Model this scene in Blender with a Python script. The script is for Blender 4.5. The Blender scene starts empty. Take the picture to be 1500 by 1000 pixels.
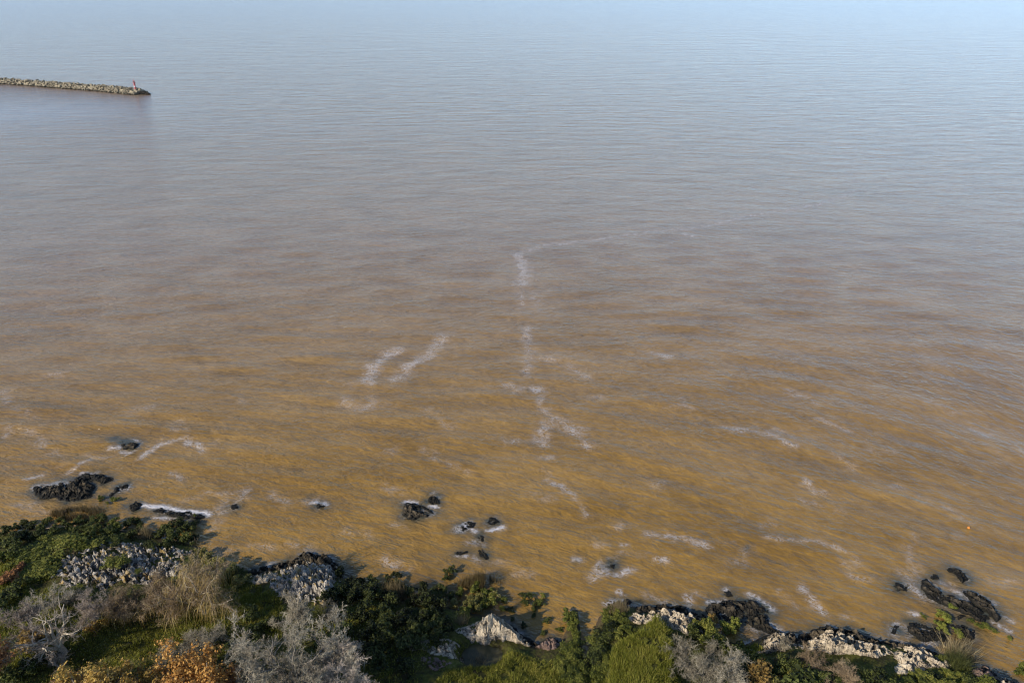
import bpy, bmesh, math, random
import numpy as np
from mathutils import Vector

R = math.radians
scene = bpy.context.scene
COL = scene.collection
random.seed(7)

# ------------------------------------------------------------------ camera
CAM_H = 60.0
PITCH = 25.92            # degrees below the horizontal
FPX = 1040.0             # focal length in pixels of the 1500 px wide photograph
cam_d = bpy.data.cameras.new('camera')
cam_d.sensor_fit = 'HORIZONTAL'
cam_d.sensor_width = 36.0
cam_d.lens = 36.0 * FPX / 1500.0
cam_d.clip_start = 0.5
cam_d.clip_end = 120000
cam = bpy.data.objects.new('camera', cam_d)
COL.objects.link(cam)
cam.location = (0, 0, CAM_H)
cam.rotation_euler = (R(90 - PITCH), 0, 0)
scene.camera = cam

# ------------------------------------------------------------------ sky, sun, exposure
SUN_EL = 27.0
SUN_AZ = 236.0           # bearing of the sun, clockwise from +Y (behind the viewer, to the left)
world = bpy.data.worlds.new('World')
scene.world = world
world.use_nodes = True
wn = world.node_tree.nodes
bg = wn.get('Background') or wn.new('ShaderNodeBackground')
sky = wn.new('ShaderNodeTexSky')
sky.sky_type = 'NISHITA'
sky.sun_disc = False
sky.sun_elevation = R(SUN_EL)
sky.sun_rotation = R(SUN_AZ)
sky.altitude = 50
sky.air_density = 0.60
sky.dust_density = 0.1
sky.ozone_density = 2.3
bg.inputs[1].default_value = 0.15
world.node_tree.links.new(sky.outputs[0], bg.inputs[0])

sun_d = bpy.data.lights.new('sun', 'SUN')
sun_d.energy = 4.2
sun_d.angle = R(0.53)
sun_d.color = (1.0, 0.90, 0.76)
sun = bpy.data.objects.new('sun', sun_d)
COL.objects.link(sun)
az, el = R(SUN_AZ), R(SUN_EL)
SUNV = Vector((math.sin(az) * math.cos(el), math.cos(az) * math.cos(el), math.sin(el)))
sun.rotation_euler = SUNV.to_track_quat('Z', 'Y').to_euler()
sun.location = SUNV * 200

vs = scene.view_settings
vs.view_transform = 'Standard'
vs.look = 'None'
vs.exposure = 0.45
vs.gamma = 1.0
vs.use_curve_mapping = False
scene.cycles.filter_width = 1.15
scene.cycles.max_bounces = 6
scene.cycles.transparent_max_bounces = 8
scene.cycles.caustics_reflective = False
scene.cycles.caustics_refractive = False


# ------------------------------------------------------------------ layout: photo direction -> point of the place at height z
_cp, _sp = math.cos(R(PITCH)), math.sin(R(PITCH))


def at(px, py, z=0.0):
    dx = (px - 750.0) / FPX
    dy = (500.0 - py) / FPX
    d = (dx, _cp + dy * _sp, -_sp + dy * _cp)
    t = (z - CAM_H) / d[2]
    return np.array((d[0] * t, d[1] * t, z))


def mpp(px, py):
    """metres per photo pixel, across, at the ground there"""
    a = at(px, py)
    depth = a[1] * _cp + (CAM_H) * _sp
    return depth / FPX


# ------------------------------------------------------------------ small numpy noise kit
def _hash(ix, iy, seed):
    ix = ix.astype(np.int64)
    iy = iy.astype(np.int64)
    h = (ix * 374761393 + iy * 668265263 + seed * 974634777) & 0x7fffffff
    h = ((h ^ (h >> 13)) * 1274126177) & 0x7fffffff
    h = h ^ (h >> 16)
    return (h & 0xffffff) / float(0xffffff)


def vnoise(x, y, seed=0):
    ix, iy = np.floor(x), np.floor(y)
    fx, fy = x - ix, y - iy
    fx = fx * fx * (3 - 2 * fx)
    fy = fy * fy * (3 - 2 * fy)
    a = _hash(ix, iy, seed); b = _hash(ix + 1, iy, seed)
    c = _hash(ix, iy + 1, seed); d = _hash(ix + 1, iy + 1, seed)
    return (a + (b - a) * fx) * (1 - fy) + (c + (d - c) * fx) * fy


def fbm(x, y, seed=0, oct=4):
    s = 0.0; a = 0.5; t = 0.0
    for i in range(oct):
        s = s + a * vnoise(x, y, seed + i * 17)
        t += a
        x = x * 2.03 + 5.1; y = y * 2.03 + 1.7; a *= 0.5
    return s / t


def blocks(x, y, seed=0):
    """cellular crag: returns (block height 0..1 with tilt, crack distance)"""
    ix, iy = np.floor(x), np.floor(y)
    f1 = np.full(x.shape, 9.0); f2 = np.full(x.shape, 9.0); val = np.zeros(x.shape)
    for oy in (-1, 0, 1):
        for ox in (-1, 0, 1):
            cx, cy = ix + ox, iy + oy
            qx = cx + _hash(cx, cy, seed + 1); qy = cy + _hash(cx, cy, seed + 2)
            d = np.hypot(x - qx, y - qy)
            tx = _hash(cx, cy, seed + 3) - .5; ty = _hash(cx, cy, seed + 4) - .5
            v = _hash(cx, cy, seed + 5) + 1.1 * (tx * (x - qx) + ty * (y - qy))
            new = d < f1
            f2 = np.where(new, f1, np.minimum(f2, d))
            val = np.where(new, v, val)
            f1 = np.where(new, d, f1)
    return val, f2 - f1


def seg_dist(x, y, pts, closed=False):
    pts = np.asarray(pts, float)
    best = np.full(x.shape, 1e9); tt = np.zeros(x.shape)
    n = len(pts)
    for i in range(n if closed else n - 1):
        a = pts[i]; b = pts[(i + 1) % n]
        ab = b[:2] - a[:2]
        L = ab @ ab + 1e-9
        t = np.clip(((x - a[0]) * ab[0] + (y - a[1]) * ab[1]) / L, 0, 1)
        d = np.hypot(x - a[0] - t * ab[0], y - a[1] - t * ab[1])
        m = d < best
        best = np.where(m, d, best)
        tt = np.where(m, i + t, tt)
    return best, tt


def inside(x, y, pts):
    pts = np.asarray(pts, float)
    r = np.zeros(x.shape, bool)
    n = len(pts)
    j = n - 1
    for i in range(n):
        xi, yi = pts[i][0], pts[i][1]; xj, yj = pts[j][0], pts[j][1]
        if yi != yj:
            c = ((yi > y) != (yj > y)) & (x < (xj - xi) * (y - yi) / (yj - yi) + xi)
            r ^= c
        j = i
    return r


def sstep(a, b, x):
    t = np.clip((x - a) / (b - a), 0, 1)
    return t * t * (3 - 2 * t)


# ------------------------------------------------------------------ mesh helpers
def mesh_np(name, V, F, mat=None, smooth=False):
    """V (n,3), F (m,3) or (m,4)"""
    V = np.asarray(V, np.float32); F = np.asarray(F, np.int32)
    me = bpy.data.meshes.new(name)
    k = F.shape[1]
    me.vertices.add(len(V)); me.vertices.foreach_set('co', V.ravel())
    me.loops.add(F.size); me.loops.foreach_set('vertex_index', F.ravel())
    me.polygons.add(len(F))
    me.polygons.foreach_set('loop_start', np.arange(len(F), dtype=np.int32) * k)
    me.polygons.foreach_set('loop_total', np.full(len(F), k, np.int32))
    me.polygons.foreach_set('use_smooth', np.full(len(F), smooth, bool))
    me.update(calc_edges=True)
    if mat:
        me.materials.append(mat)
    return me


def link(name, data=None, parent=None, loc=None, label=None, cat=None, group=None, kind=None):
    o = bpy.data.objects.new(name, data)
    COL.objects.link(o)
    if parent:
        o.parent = parent
    if loc is not None:
        o.location = loc
    if label:
        o['label'] = label
    if cat:
        o['category'] = cat
    if group:
        o['group'] = group
    if kind:
        o['kind'] = kind
    return o


def join_np(parts):
    vs_, fs_ = [], []
    n = 0
    for V, F in parts:
        vs_.append(V); fs_.append(F + n); n += len(V)
    return np.concatenate(vs_), np.concatenate(fs_)


# ------------------------------------------------------------------ materials
def mat_new(name):
    m = bpy.data.materials.new(name)
    m.use_nodes = True
    nt = m.node_tree
    b = nt.nodes.get('Principled BSDF')
    return m, nt, b


def N(nt, typ, **kw):
    n = nt.nodes.new(typ)
    for k, v in kw.items():
        setattr(n, k, v)
    return n


def ramp(nt, stops, interp='LINEAR'):
    r = nt.nodes.new('ShaderNodeValToRGB')
    r.color_ramp.interpolation = interp
    e = r.color_ramp.elements
    while len(e) > 1:
        e.remove(e[-1])
    e[0].position = stops[0][0]; e[0].color = (*stops[0][1], 1)
    for p, c in stops[1:]:
        x = e.new(p); x.color = (*c, 1)
    return r


def noise(nt, vec, scale, detail=4, rough=.55, dist=0):
    n = nt.nodes.new('ShaderNodeTexNoise')
    n.inputs['Scale'].default_value = scale
    n.inputs['Detail'].default_value = detail
    n.inputs['Roughness'].default_value = rough
    n.inputs['Distortion'].default_value = dist
    if vec is not None:
        nt.links.new(vec, n.inputs['Vector'])
    return n


def mixc(nt, fac, a, b, mode='MIX'):
    m = nt.nodes.new('ShaderNodeMix')
    m.data_type = 'RGBA'; m.blend_type = mode
    for s, v in ((0, fac), (6, a), (7, b)):
        if hasattr(v, 'is_linked'):
            nt.links.new(v, m.inputs[s])
        elif isinstance(v, tuple):
            m.inputs[s].default_value = (*v, 1)
        else:
            m.inputs[s].default_value = v
    return m.outputs[2]


def mth(nt, op, a, b=None, c=None, clamp=False):
    m = nt.nodes.new('ShaderNodeMath')
    m.operation = op; m.use_clamp = clamp
    for i, v in enumerate((a, b, c)):
        if v is None:
            continue
        if hasattr(v, 'is_linked'):
            nt.links.new(v, m.inputs[i])
        else:
            m.inputs[i].default_value = v
    return m.outputs[0]


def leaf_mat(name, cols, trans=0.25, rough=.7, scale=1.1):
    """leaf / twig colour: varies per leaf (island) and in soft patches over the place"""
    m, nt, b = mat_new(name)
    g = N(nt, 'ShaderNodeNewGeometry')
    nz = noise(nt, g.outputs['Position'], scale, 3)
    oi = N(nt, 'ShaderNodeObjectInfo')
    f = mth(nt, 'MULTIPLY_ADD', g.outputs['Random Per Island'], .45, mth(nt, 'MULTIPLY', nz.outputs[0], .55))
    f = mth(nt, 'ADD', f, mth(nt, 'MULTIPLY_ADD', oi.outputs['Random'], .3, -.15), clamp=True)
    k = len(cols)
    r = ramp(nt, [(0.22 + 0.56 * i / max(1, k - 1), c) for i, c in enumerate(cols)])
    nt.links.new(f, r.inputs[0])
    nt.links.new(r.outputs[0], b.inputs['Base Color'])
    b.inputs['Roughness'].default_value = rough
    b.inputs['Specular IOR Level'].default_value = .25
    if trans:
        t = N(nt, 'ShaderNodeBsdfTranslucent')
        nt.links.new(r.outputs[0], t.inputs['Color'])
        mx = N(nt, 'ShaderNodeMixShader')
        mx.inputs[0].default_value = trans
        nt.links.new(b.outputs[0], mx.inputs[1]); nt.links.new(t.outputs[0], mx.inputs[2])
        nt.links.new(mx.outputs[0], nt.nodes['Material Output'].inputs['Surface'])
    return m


def rock_mat(name, pale, mid, dark, wet0, wet1, yellow=0.0):
    m, nt, b = mat_new(name)
    g = N(nt, 'ShaderNodeNewGeometry')
    P = g.outputs['Position']
    n1 = noise(nt, P, 1.3, 5, .6)
    n2 = noise(nt, P, 7.0, 4, .65)
    r = ramp(nt, [(.39, dark), (.46, mid), (.57, pale)])
    f = mth(nt, 'MULTIPLY_ADD', n1.outputs[0], .5, mth(nt, 'MULTIPLY', n2.outputs[0], .5))
    oi = N(nt, 'ShaderNodeObjectInfo')
    f = mth(nt, 'ADD', f, mth(nt, 'MULTIPLY_ADD', oi.outputs['Random'], .12, -.06))
    nt.links.new(f, r.inputs[0])
    c = r.outputs[0]
    if yellow:
        n3 = noise(nt, P, .9, 3, .6)
        ym = mth(nt, 'MULTIPLY', mth(nt, 'GREATER_THAN', n3.outputs[0], .58), yellow)
        c = mixc(nt, ym, c, (.33, .22, .06))
    # black wet / algae band above the waterline
    sep = N(nt, 'ShaderNodeSeparateXYZ'); nt.links.new(P, sep.inputs[0])
    zz = mth(nt, 'ADD', sep.outputs[2], mth(nt, 'MULTIPLY_ADD', n1.outputs[0], 1.0, -.5))
    mr = N(nt, 'ShaderNodeMapRange'); mr.interpolation_type = 'SMOOTHSTEP'
    mr.inputs['From Min'].default_value = wet0; mr.inputs['From Max'].default_value = wet1
    nt.links.new(zz, mr.inputs['Value'])
    c = mixc(nt, mr.outputs[0], (.013, .0125, .010), c)
    nt.links.new(c, b.inputs['Base Color'])
    rg = mth(nt, 'MULTIPLY_ADD', mr.outputs[0], .25, .65)
    nt.links.new(rg, b.inputs['Roughness'])
    b.inputs['Specular IOR Level'].default_value = .12
    bp = N(nt, 'ShaderNodeBump'); bp.inputs['Strength'].default_value = .8; bp.inputs['Distance'].default_value = .12
    nt.links.new(n2.outputs[0], bp.inputs['Height']); nt.links.new(bp.outputs[0], b.inputs['Normal'])
    return m


def bark_mat(name, c0, c1):
    m, nt, b = mat_new(name)
    g = N(nt, 'ShaderNodeNewGeometry')
    n1 = noise(nt, g.outputs['Position'], 6.0, 4)
    r = ramp(nt, [(.35, c0), (.65, c1)])
    nt.links.new(n1.outputs[0], r.inputs[0]); nt.links.new(r.outputs[0], b.inputs['Base Color'])
    b.inputs['Roughness'].default_value = .9
    b.inputs['Specular IOR Level'].default_value = .15
    return m


def plain_mat(name, c, rough=.5, c2=None):
    m, nt, b = mat_new(name)
    g = N(nt, 'ShaderNodeNewGeometry')
    n1 = noise(nt, g.outputs['Position'], 2.5, 3)
    c2 = c2 or tuple(x * .75 for x in c)
    r = ramp(nt, [(.35, c2), (.6, c)])
    nt.links.new(n1.outputs[0], r.inputs[0]); nt.links.new(r.outputs[0], b.inputs['Base Color'])
    b.inputs['Roughness'].default_value = rough
    return m


M = {}
M['dark_green'] = leaf_mat('dark_green_leaves', [(.010, .013, .004), (.032, .041, .009), (.078, .093, .017), (.14, .15, .035)])
M['shade_darkened_green'] = leaf_mat('shade_darkened_leaves', [(.006, .008, .003), (.020, .026, .006), (.050, .060, .012), (.09, .10, .022)])  # tree shade of the bank put into the colour, a darker dark green
M['mid_green'] = leaf_mat('mid_green_leaves', [(.036, .046, .008), (.090, .105, .015), (.155, .165, .024), (.24, .225, .045)])
M['olive'] = leaf_mat('olive_leaves', [(.06, .06, .018), (.13, .125, .03), (.21, .19, .05), (.30, .25, .09)])
M['lime'] = leaf_mat('yellow_green_leaves', [(.09, .11, .02), (.18, .20, .03), (.27, .27, .05)])
M['ochre'] = leaf_mat('ochre_leaves', [(.12, .075, .025), (.24, .15, .04), (.36, .24, .07)])
M['orange'] = leaf_mat('orange_leaves', [(.12, .058, .02), (.30, .14, .03), (.46, .225, .05), (.54, .32, .09)])
M['rust'] = leaf_mat('rust_leaves', [(.07, .035, .018), (.18, .08, .03), (.32, .14, .045), (.38, .2, .08)])
M['amber'] = leaf_mat('amber_leaves', [(.13, .075, .02), (.30, .18, .035), (.45, .29, .06), (.5, .36, .11)])
M['lichen'] = leaf_mat('lichen_twigs', [(.09, .078, .052), (.21, .18, .125), (.36, .315, .225), (.48, .43, .325)], trans=0)
M['pink_grey'] = leaf_mat('bare_grey_twigs', [(.15, .118, .09), (.34, .275, .21), (.54, .455, .36)], trans=0)
M['brown_twig'] = leaf_mat('brown_twigs', [(.10, .07, .04), (.23, .165, .095), (.40, .30, .18)], trans=0)
M['gold_twig'] = leaf_mat('golden_willow_strands', [(.13, .085, .025), (.28, .19, .05), (.44, .31, .095), (.52, .42, .18)], trans=.1)
M['reed'] = leaf_mat('brown_reeds', [(.045, .035, .015), (.10, .075, .03), (.19, .14, .06)], trans=.15)
M['straw'] = leaf_mat('straw_reeds', [(.12, .09, .045), (.26, .20, .10), (.38, .31, .17)], trans=.15)
M['green_reed'] = leaf_mat('green_reeds', [(.035, .045, .014), (.075, .085, .022), (.14, .14, .04)], trans=.15)
M['grass'] = leaf_mat('grass_blades', [(.08, .092, .010), (.15, .162, .018), (.23, .235, .03), (.36, .31, .07)], trans=.3, scale=.35)
M['bark_pale'] = bark_mat('pale_bark', (.24, .20, .14), (.52, .455, .345))
M['bark_grey'] = bark_mat('grey_bark', (.10, .085, .07), (.27, .24, .20))
M['bark_brown'] = bark_mat('brown_bark', (.05, .038, .028), (.15, .11, .08))
M['rock_pale'] = rock_mat('pale_rock', (.56, .475, .345), (.38, .315, .225), (.07, .058, .043), .35, 1.0)
M['rock_grey'] = rock_mat('grey_rock', (.46, .42, .355), (.27, .24, .20), (.055, .05, .042), .3, 1.0, yellow=.7)
M['rock_dark'] = rock_mat('dark_wet_rock', (.12, .095, .062), (.040, .034, .024), (.012, .011, .009), .1, .8)
M['rock_brown'] = rock_mat('brown_rock', (.24, .17, .13), (.15, .10, .08), (.05, .035, .03), .0, .45)
M['rock_jetty'] = rock_mat('breakwater_rock', (.56, .49, .33), (.34, .29, .20), (.08, .07, .05), .1, 1.0)
M['red'] = plain_mat('red_paint', (.52, .10, .10), .5)
M['white'] = plain_mat('white_paint', (.75, .74, .70), .5)
M['concrete'] = plain_mat('concrete', (.34, .32, .28), .85)
M['glass'] = plain_mat('lantern_glass', (.10, .12, .12), .1)
M['orange_float'] = plain_mat('orange_float', (.75, .26, .04), .45)


def ground_material():
    m, nt, b = mat_new('shore_ground')
    g = N(nt, 'ShaderNodeNewGeometry')
    P = g.outputs['Position']
    n1 = noise(nt, P, .35, 5, .6); n2 = noise(nt, P, 3.0, 4)
    f = mth(nt, 'MULTIPLY_ADD', n1.outputs[0], .6, mth(nt, 'MULTIPLY', n2.outputs[0], .4))
    r = ramp(nt, [(.34, (.040, .030, .016)), (.45, (.055, .052, .016)), (.55, (.085, .09, .018)), (.68, (.16, .14, .05))])
    nt.links.new(f, r.inputs[0])
    sep = N(nt, 'ShaderNodeSeparateXYZ'); nt.links.new(P, sep.inputs[0])
    z = mth(nt, 'ADD', sep.outputs[2], mth(nt, 'MULTIPLY_ADD', n2.outputs[0], .6, -.3))
    mr = N(nt, 'ShaderNodeMapRange')
    mr.inputs['From Min'].default_value = .15; mr.inputs['From Max'].default_value = .6
    nt.links.new(z, mr.inputs['Value'])
    c = mixc(nt, mr.outputs[0], (.075, .055, .032), r.outputs[0])
    nt.links.new(c, b.inputs['Base Color'])
    b.inputs['Roughness'].default_value = .95
    b.inputs['Specular IOR Level'].default_value = .1
    bp = N(nt, 'ShaderNodeBump'); bp.inputs['Strength'].default_value = .8; bp.inputs['Distance'].default_value = .2
    nt.links.new(n2.outputs[0], bp.inputs['Height']); nt.links.new(bp.outputs[0], b.inputs['Normal'])
    return m


def water_material():
    m, nt, b = mat_new('silty_river_water')
    at_w = N(nt, 'ShaderNodeAttribute', attribute_name='wavecoord')
    at_f = N(nt, 'ShaderNodeAttribute', attribute_name='foam')
    at_s = N(nt, 'ShaderNodeAttribute', attribute_name='sunken')
    at_c = N(nt, 'ShaderNodeAttribute', attribute_name='calm')
    g = N(nt, 'ShaderNodeNewGeometry')
    W = at_w.outputs['Vector']

    def stretched(sx, sy):
        v = N(nt, 'ShaderNodeVectorMath', operation='MULTIPLY')
        nt.links.new(W, v.inputs[0]); v.inputs[1].default_value = (sx, sy, 1)
        return v.outputs[0]
    # height layers (metres)
    swell = noise(nt, stretched(.06, .16), 1.0, 2, .5, .3)
    chop = noise(nt, stretched(.38, .85), 1.0, 3, .6, .5)
    ripple = noise(nt, stretched(1.5, 2.8), 1.0, 3, .6, .3)
    # waves are longer and higher offshore than in the shallows
    sp = N(nt, 'ShaderNodeSeparateXYZ'); nt.links.new(W, sp.inputs[0])
    off = N(nt, 'ShaderNodeMapRange'); nt.links.new(sp.outputs[1], off.inputs['Value'])
    off.inputs['From Min'].default_value = 110; off.inputs['From Max'].default_value = 420
    off.inputs['To Min'].default_value = .20; off.inputs['To Max'].default_value = 1.1
    off2 = N(nt, 'ShaderNodeMapRange'); nt.links.new(sp.outputs[1], off2.inputs['Value'])
    off2.inputs['From Min'].default_value = 300; off2.inputs['From Max'].default_value = 1200
    off2.inputs['To Min'].default_value = .0; off2.inputs['To Max'].default_value = 3.2
    long_ = noise(nt, stretched(.015, .055), 1.0, 2, .5, .3)
    h = mth(nt, 'MULTIPLY', swell.outputs[0], off.outputs[0])
    h = mth(nt, 'ADD', h, mth(nt, 'MULTIPLY', long_.outputs[0], off2.outputs[0]))
    h = mth(nt, 'ADD', h, mth(nt, 'MULTIPLY', chop.outputs[0], .29))
    h = mth(nt, 'ADD', h, mth(nt, 'MULTIPLY', ripple.outputs[0], .12))
    bp = N(nt, 'ShaderNodeBump')
    bp.inputs['Distance'].default_value = 1.0
    nt.links.new(h, bp.inputs['Height'])
    nt.links.new(mth(nt, 'MULTIPLY_ADD', at_c.outputs['Fac'], -.75, 1.0), bp.inputs['Strength'])
    nt.links.new(bp.outputs[0], b.inputs['Normal'])
    # silt: soft ochre clouds in duller brown water
    pl = noise(nt, stretched(.05, .10), 1.0, 4, .6, .6)
    pl2 = noise(nt, stretched(.55, .95), 1.0, 4, .62, .8)
    f = mth(nt, 'MULTIPLY_ADD', pl.outputs[0], .5, mth(nt, 'MULTIPLY', pl2.outputs[0], .5))
    r = ramp(nt, [(.36, (.180, .103, .023)), (.50, (.258, .148, .031)), (.64, (.325, .192, .044))])
    nt.links.new(f, r.inputs[0])
    # the ochre silt is stirred up over the shallows; farther out sky reflection is painted in as a greyer brown
    silt_to_sky_grey = N(nt, 'ShaderNodeMapRange'); nt.links.new(mth(nt, 'ADD', sp.outputs[1], mth(nt, 'MULTIPLY_ADD', pl.outputs[0], 60, -30)), silt_to_sky_grey.inputs['Value'])
    silt_to_sky_grey.inputs['From Min'].default_value = 75; silt_to_sky_grey.inputs['From Max'].default_value = 190
    outer = ramp(nt, [(.36, (.185, .126, .070)), (.50, (.245, .172, .100)), (.64, (.300, .217, .132))])
    nt.links.new(f, outer.inputs[0])
    c = mixc(nt, silt_to_sky_grey.outputs[0], r.outputs[0], outer.outputs[0])
    c = mixc(nt, at_s.outputs['Fac'], c, (.036, .048, .040))
    # foam: lacy filaments, closing up to solid white only in the thick of it
    def filament(n_, k_):
        t_ = mth(nt, 'ABSOLUTE', mth(nt, 'MULTIPLY_ADD', n_.outputs[0], 2.0, -1.0))
        return mth(nt, 'MULTIPLY_ADD', t_, -k_, 1.0, clamp=True)
    fa_ = filament(noise(nt, g.outputs['Position'], .75, 4, .62, 1.2), 9.0)
    fb_ = filament(noise(nt, stretched(1.3, 2.1), 1.0, 4, .65, 1.6), 6.5)
    fp = noise(nt, g.outputs['Position'], .45, 3, .6, .4)
    fine = noise(nt, g.outputs['Position'], 3.2, 5, .8, .6)
    env = at_f.outputs['Fac']
    lace = mth(nt, 'MAXIMUM', fa_, mth(nt, 'MULTIPLY', fb_, .85))
    patch = N(nt, 'ShaderNodeMapRange'); nt.links.new(mth(nt, 'ADD', fp.outputs[0], mth(nt, 'MULTIPLY', env, .35)), patch.inputs['Value'])
    patch.inputs['From Min'].default_value = .42; patch.inputs['From Max'].default_value = .72
    lace = mth(nt, 'MULTIPLY', mth(nt, 'MULTIPLY', lace, patch.outputs[0]), mth(nt, 'MULTIPLY', env, 1.25, clamp=True))
    core = N(nt, 'ShaderNodeMapRange'); core.interpolation_type = 'SMOOTHSTEP'
    nt.links.new(mth(nt, 'ADD', env, mth(nt, 'MULTIPLY_ADD', fine.outputs[0], 1.5, -.75)), core.inputs['Value'])
    core.inputs['From Min'].default_value = .62; core.inputs['From Max'].default_value = 1.0
    fm = mth(nt, 'MAXIMUM', lace, mth(nt, 'MULTIPLY', core.outputs[0], mth(nt, 'MULTIPLY', env, .95, clamp=True)))
    c = mixc(nt, fm, c, (.62, .60, .60))
    nt.links.new(c, b.inputs['Base Color'])
    b.inputs['IOR'].default_value = 1.41
    nt.links.new(mth(nt, 'MULTIPLY_ADD', fm, .5, .16), b.inputs['Roughness'])
    return m


M['ground'] = ground_material()
M['water'] = water_material()


def pond_material():
    m, nt, b = mat_new('still_pool_water')
    g = N(nt, 'ShaderNodeNewGeometry')
    n1 = noise(nt, g.outputs['Position'], .8, 3)
    r = ramp(nt, [(.4, (.055, .052, .026)), (.6, (.085, .080, .042))])
    nt.links.new(n1.outputs[0], r.inputs[0]); nt.links.new(r.outputs[0], b.inputs['Base Color'])
    b.inputs['Roughness'].default_value = .08; b.inputs['IOR'].default_value = 1.333
    return m


M['pond'] = pond_material()

# ================================================================== TERRAIN
SHORE_PX = [(-300, 770), (-60, 778), (0, 783), (45, 775), (100, 772), (170, 775), (215, 785), (250, 790), (290, 800),
            (315, 818), (350, 832), (375, 838), (420, 830), (455, 822), (480, 832), (510, 850), (545, 862), (590, 877),
            (640, 885), (690, 897), (715, 903), (735, 912), (760, 930), (785, 948), (800, 945), (822, 940), (832, 915),
            (836, 893), (846, 893), (850, 920), (854, 962), (860, 965), (866, 935), (876, 905), (890, 887), (915, 887),
            (960, 893), (1020, 900), (1038, 910), (1050, 930), (1075, 952), (1100, 940), (1140, 922), (1165, 936),
            (1190, 932), (1230, 926), (1300, 942), (1350, 948), (1400, 966), (1450, 988), (1500, 1006), (1600, 1045)]
SHORE = [at(x, y)[:2] for x, y in SHORE_PX]
LAND_POLY = SHORE + [np.array((95, 40.)), np.array((160, 20.)), np.array((160, -70.)), np.array((-160, -70.)),
                     np.array((-160, SHORE[0][1]))]
POND_C = at(705, 958, .9)[:2]
MOUND = [at(x, y, 1.2)[:2] for x, y in [(890, 948), (905, 938), (935, 925), (952, 903), (965, 898), (978, 915), (990, 945),
                                        (994, 975), (990, 1040), (885, 1040), (882, 985)]]


def height(x, y):
    x = np.asarray(x, float); y = np.asarray(y, float)
    ins = inside(x, y, LAND_POLY)
    d, _ = seg_dist(x, y, SHORE)
    land = .06 + 1.9 * (1 - np.exp(-d / 4.2)) + .05 * np.minimum(d, 30)
    land = land + (fbm(x * .25, y * .25, 3) - .5) * 1.1 * (1 - np.exp(-d / 2.5)) + (fbm(x * 1.3, y * 1.3, 9) - .5) * .3 * (1 - np.exp(-d / 1.0))
    sea = -.05 - 1.2 * (1 - np.exp(-d / 2.0))
    z = np.where(ins, land, sea)
    # raised turf mound with a short steep edge
    im = inside(x, y, MOUND); dm, _ = seg_dist(x, y, MOUND, True)
    z = z + np.where(im, sstep(0, 1.0, dm) * .9, 0)
    # the pool's basin
    r = np.hypot((x - POND_C[0]) / 2.1, (y - POND_C[1]) / 1.5)
    k = 1 - sstep(.75, 1.5, r)
    z = z * (1 - k) + .25 * k
    return z


def ground(px, py):
    z = 0.5
    for _ in range(8):
        p = at(px, py, z)
        z = max(float(height(p[0:1], p[1:2])[0]), -.05)
    return at(px, py, z)


xs = np.concatenate([np.arange(-160, -70, 4), np.arange(-70, 70, .35), np.arange(70, 160.1, 4)])
ys = np.concatenate([np.arange(-70, 20, 4), np.arange(20, 36, 1.0), np.arange(36, 74, .35), np.arange(74, 88, 2)])
GX, GY = np.meshgrid(xs, ys)
GZ = height(GX, GY)
nx, ny = len(xs), len(ys)
idx = np.arange(nx * ny).reshape(ny, nx)
F = np.stack([idx[:-1, :-1], idx[:-1, 1:], idx[1:, 1:], idx[1:, :-1]], -1).reshape(-1, 4)
me = mesh_np('ground', np.stack([GX, GY, GZ], -1).reshape(-1, 3), F, M['ground'], True)
link('ground', me, kind='structure')

# pool between the pale rock and the grass
k = 28
a = np.linspace(0, 2 * math.pi, k, endpoint=False)
rr = 1 + .12 * np.sin(3 * a + 1) + .08 * np.sin(5 * a)
V = np.stack([POND_C[0] + 2.2 * rr * np.cos(a), POND_C[1] + 1.6 * rr * np.sin(a), np.full(k, .62)], -1)
bm = bmesh.new()
bm.faces.new([bm.verts.new(v) for v in V])
me = bpy.data.meshes.new('pond'); bm.to_mesh(me); bm.free(); me.materials.append(M['pond'])
link('pond', me, kind='structure')

# ================================================================== ROCKS
# (polygon in photo px at z=0, ridge px with height, material, crag size, label, extra)
DARK, PALE = 'rock_dark', 'rock_pale'
ROCKS = []


def rk(poly, ridge, mat, cell, label, group=None, stretch=1.5, ang=-30, amp=.5):
    ROCKS.append(dict(poly=poly, ridge=ridge, mat=mat, cell=cell, label=label, group=group, stretch=stretch, ang=ang, amp=amp))


rk([(47, 718), (52, 711), (75, 709), (95, 703), (120, 696), (135, 699), (140, 712), (132, 729), (100, 737), (85, 729), (60, 731)],
   [(62, 719, .7), (95, 712, .9), (125, 708, 1.0)], DARK, .7, 'largest black wet reef lying in brown water beyond the reed bed')
rk([(120, 695), (128, 691), (160, 696), (166, 703), (150, 711), (138, 706)], [(130, 697, .4), (155, 701, .45)], DARK, .5,
   'small black rock touching the tip of the largest reef')
rk([(174, 650), (183, 645), (196, 645), (204, 651), (196, 658), (182, 657)], [(182, 651, .5), (196, 650, .7)], DARK, .5,
   'lone small black rock farthest out with white foam at its foot')
rk([(162, 643), (170, 640), (177, 645), (172, 649)], [(166, 644, .1), (172, 645, .2)], DARK, .4,
   'tiny half drowned rock close beside the lone outer rock')
rk([(186, 742), (196, 734), (207, 736), (206, 744), (196, 750)], [(192, 741, .4), (202, 740, .5)], DARK, .5,
   'black knob of rock at the end of the foaming rock strip')
rk([(222, 748), (238, 742), (262, 748), (290, 751), (305, 756), (290, 762), (265, 759), (238, 754)],
   [(232, 748, .45), (262, 752, .55), (294, 756, .4)], DARK, .5, 'long low black rock strip with white surf breaking along it')
rk([(160, 722), (170, 712), (192, 706), (188, 714), (172, 722), (158, 733)], [(166, 720, .2), (184, 710, .3)], DARK, .4,
   'thin dark rock with surf between the largest reef and the foaming strip')
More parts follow.
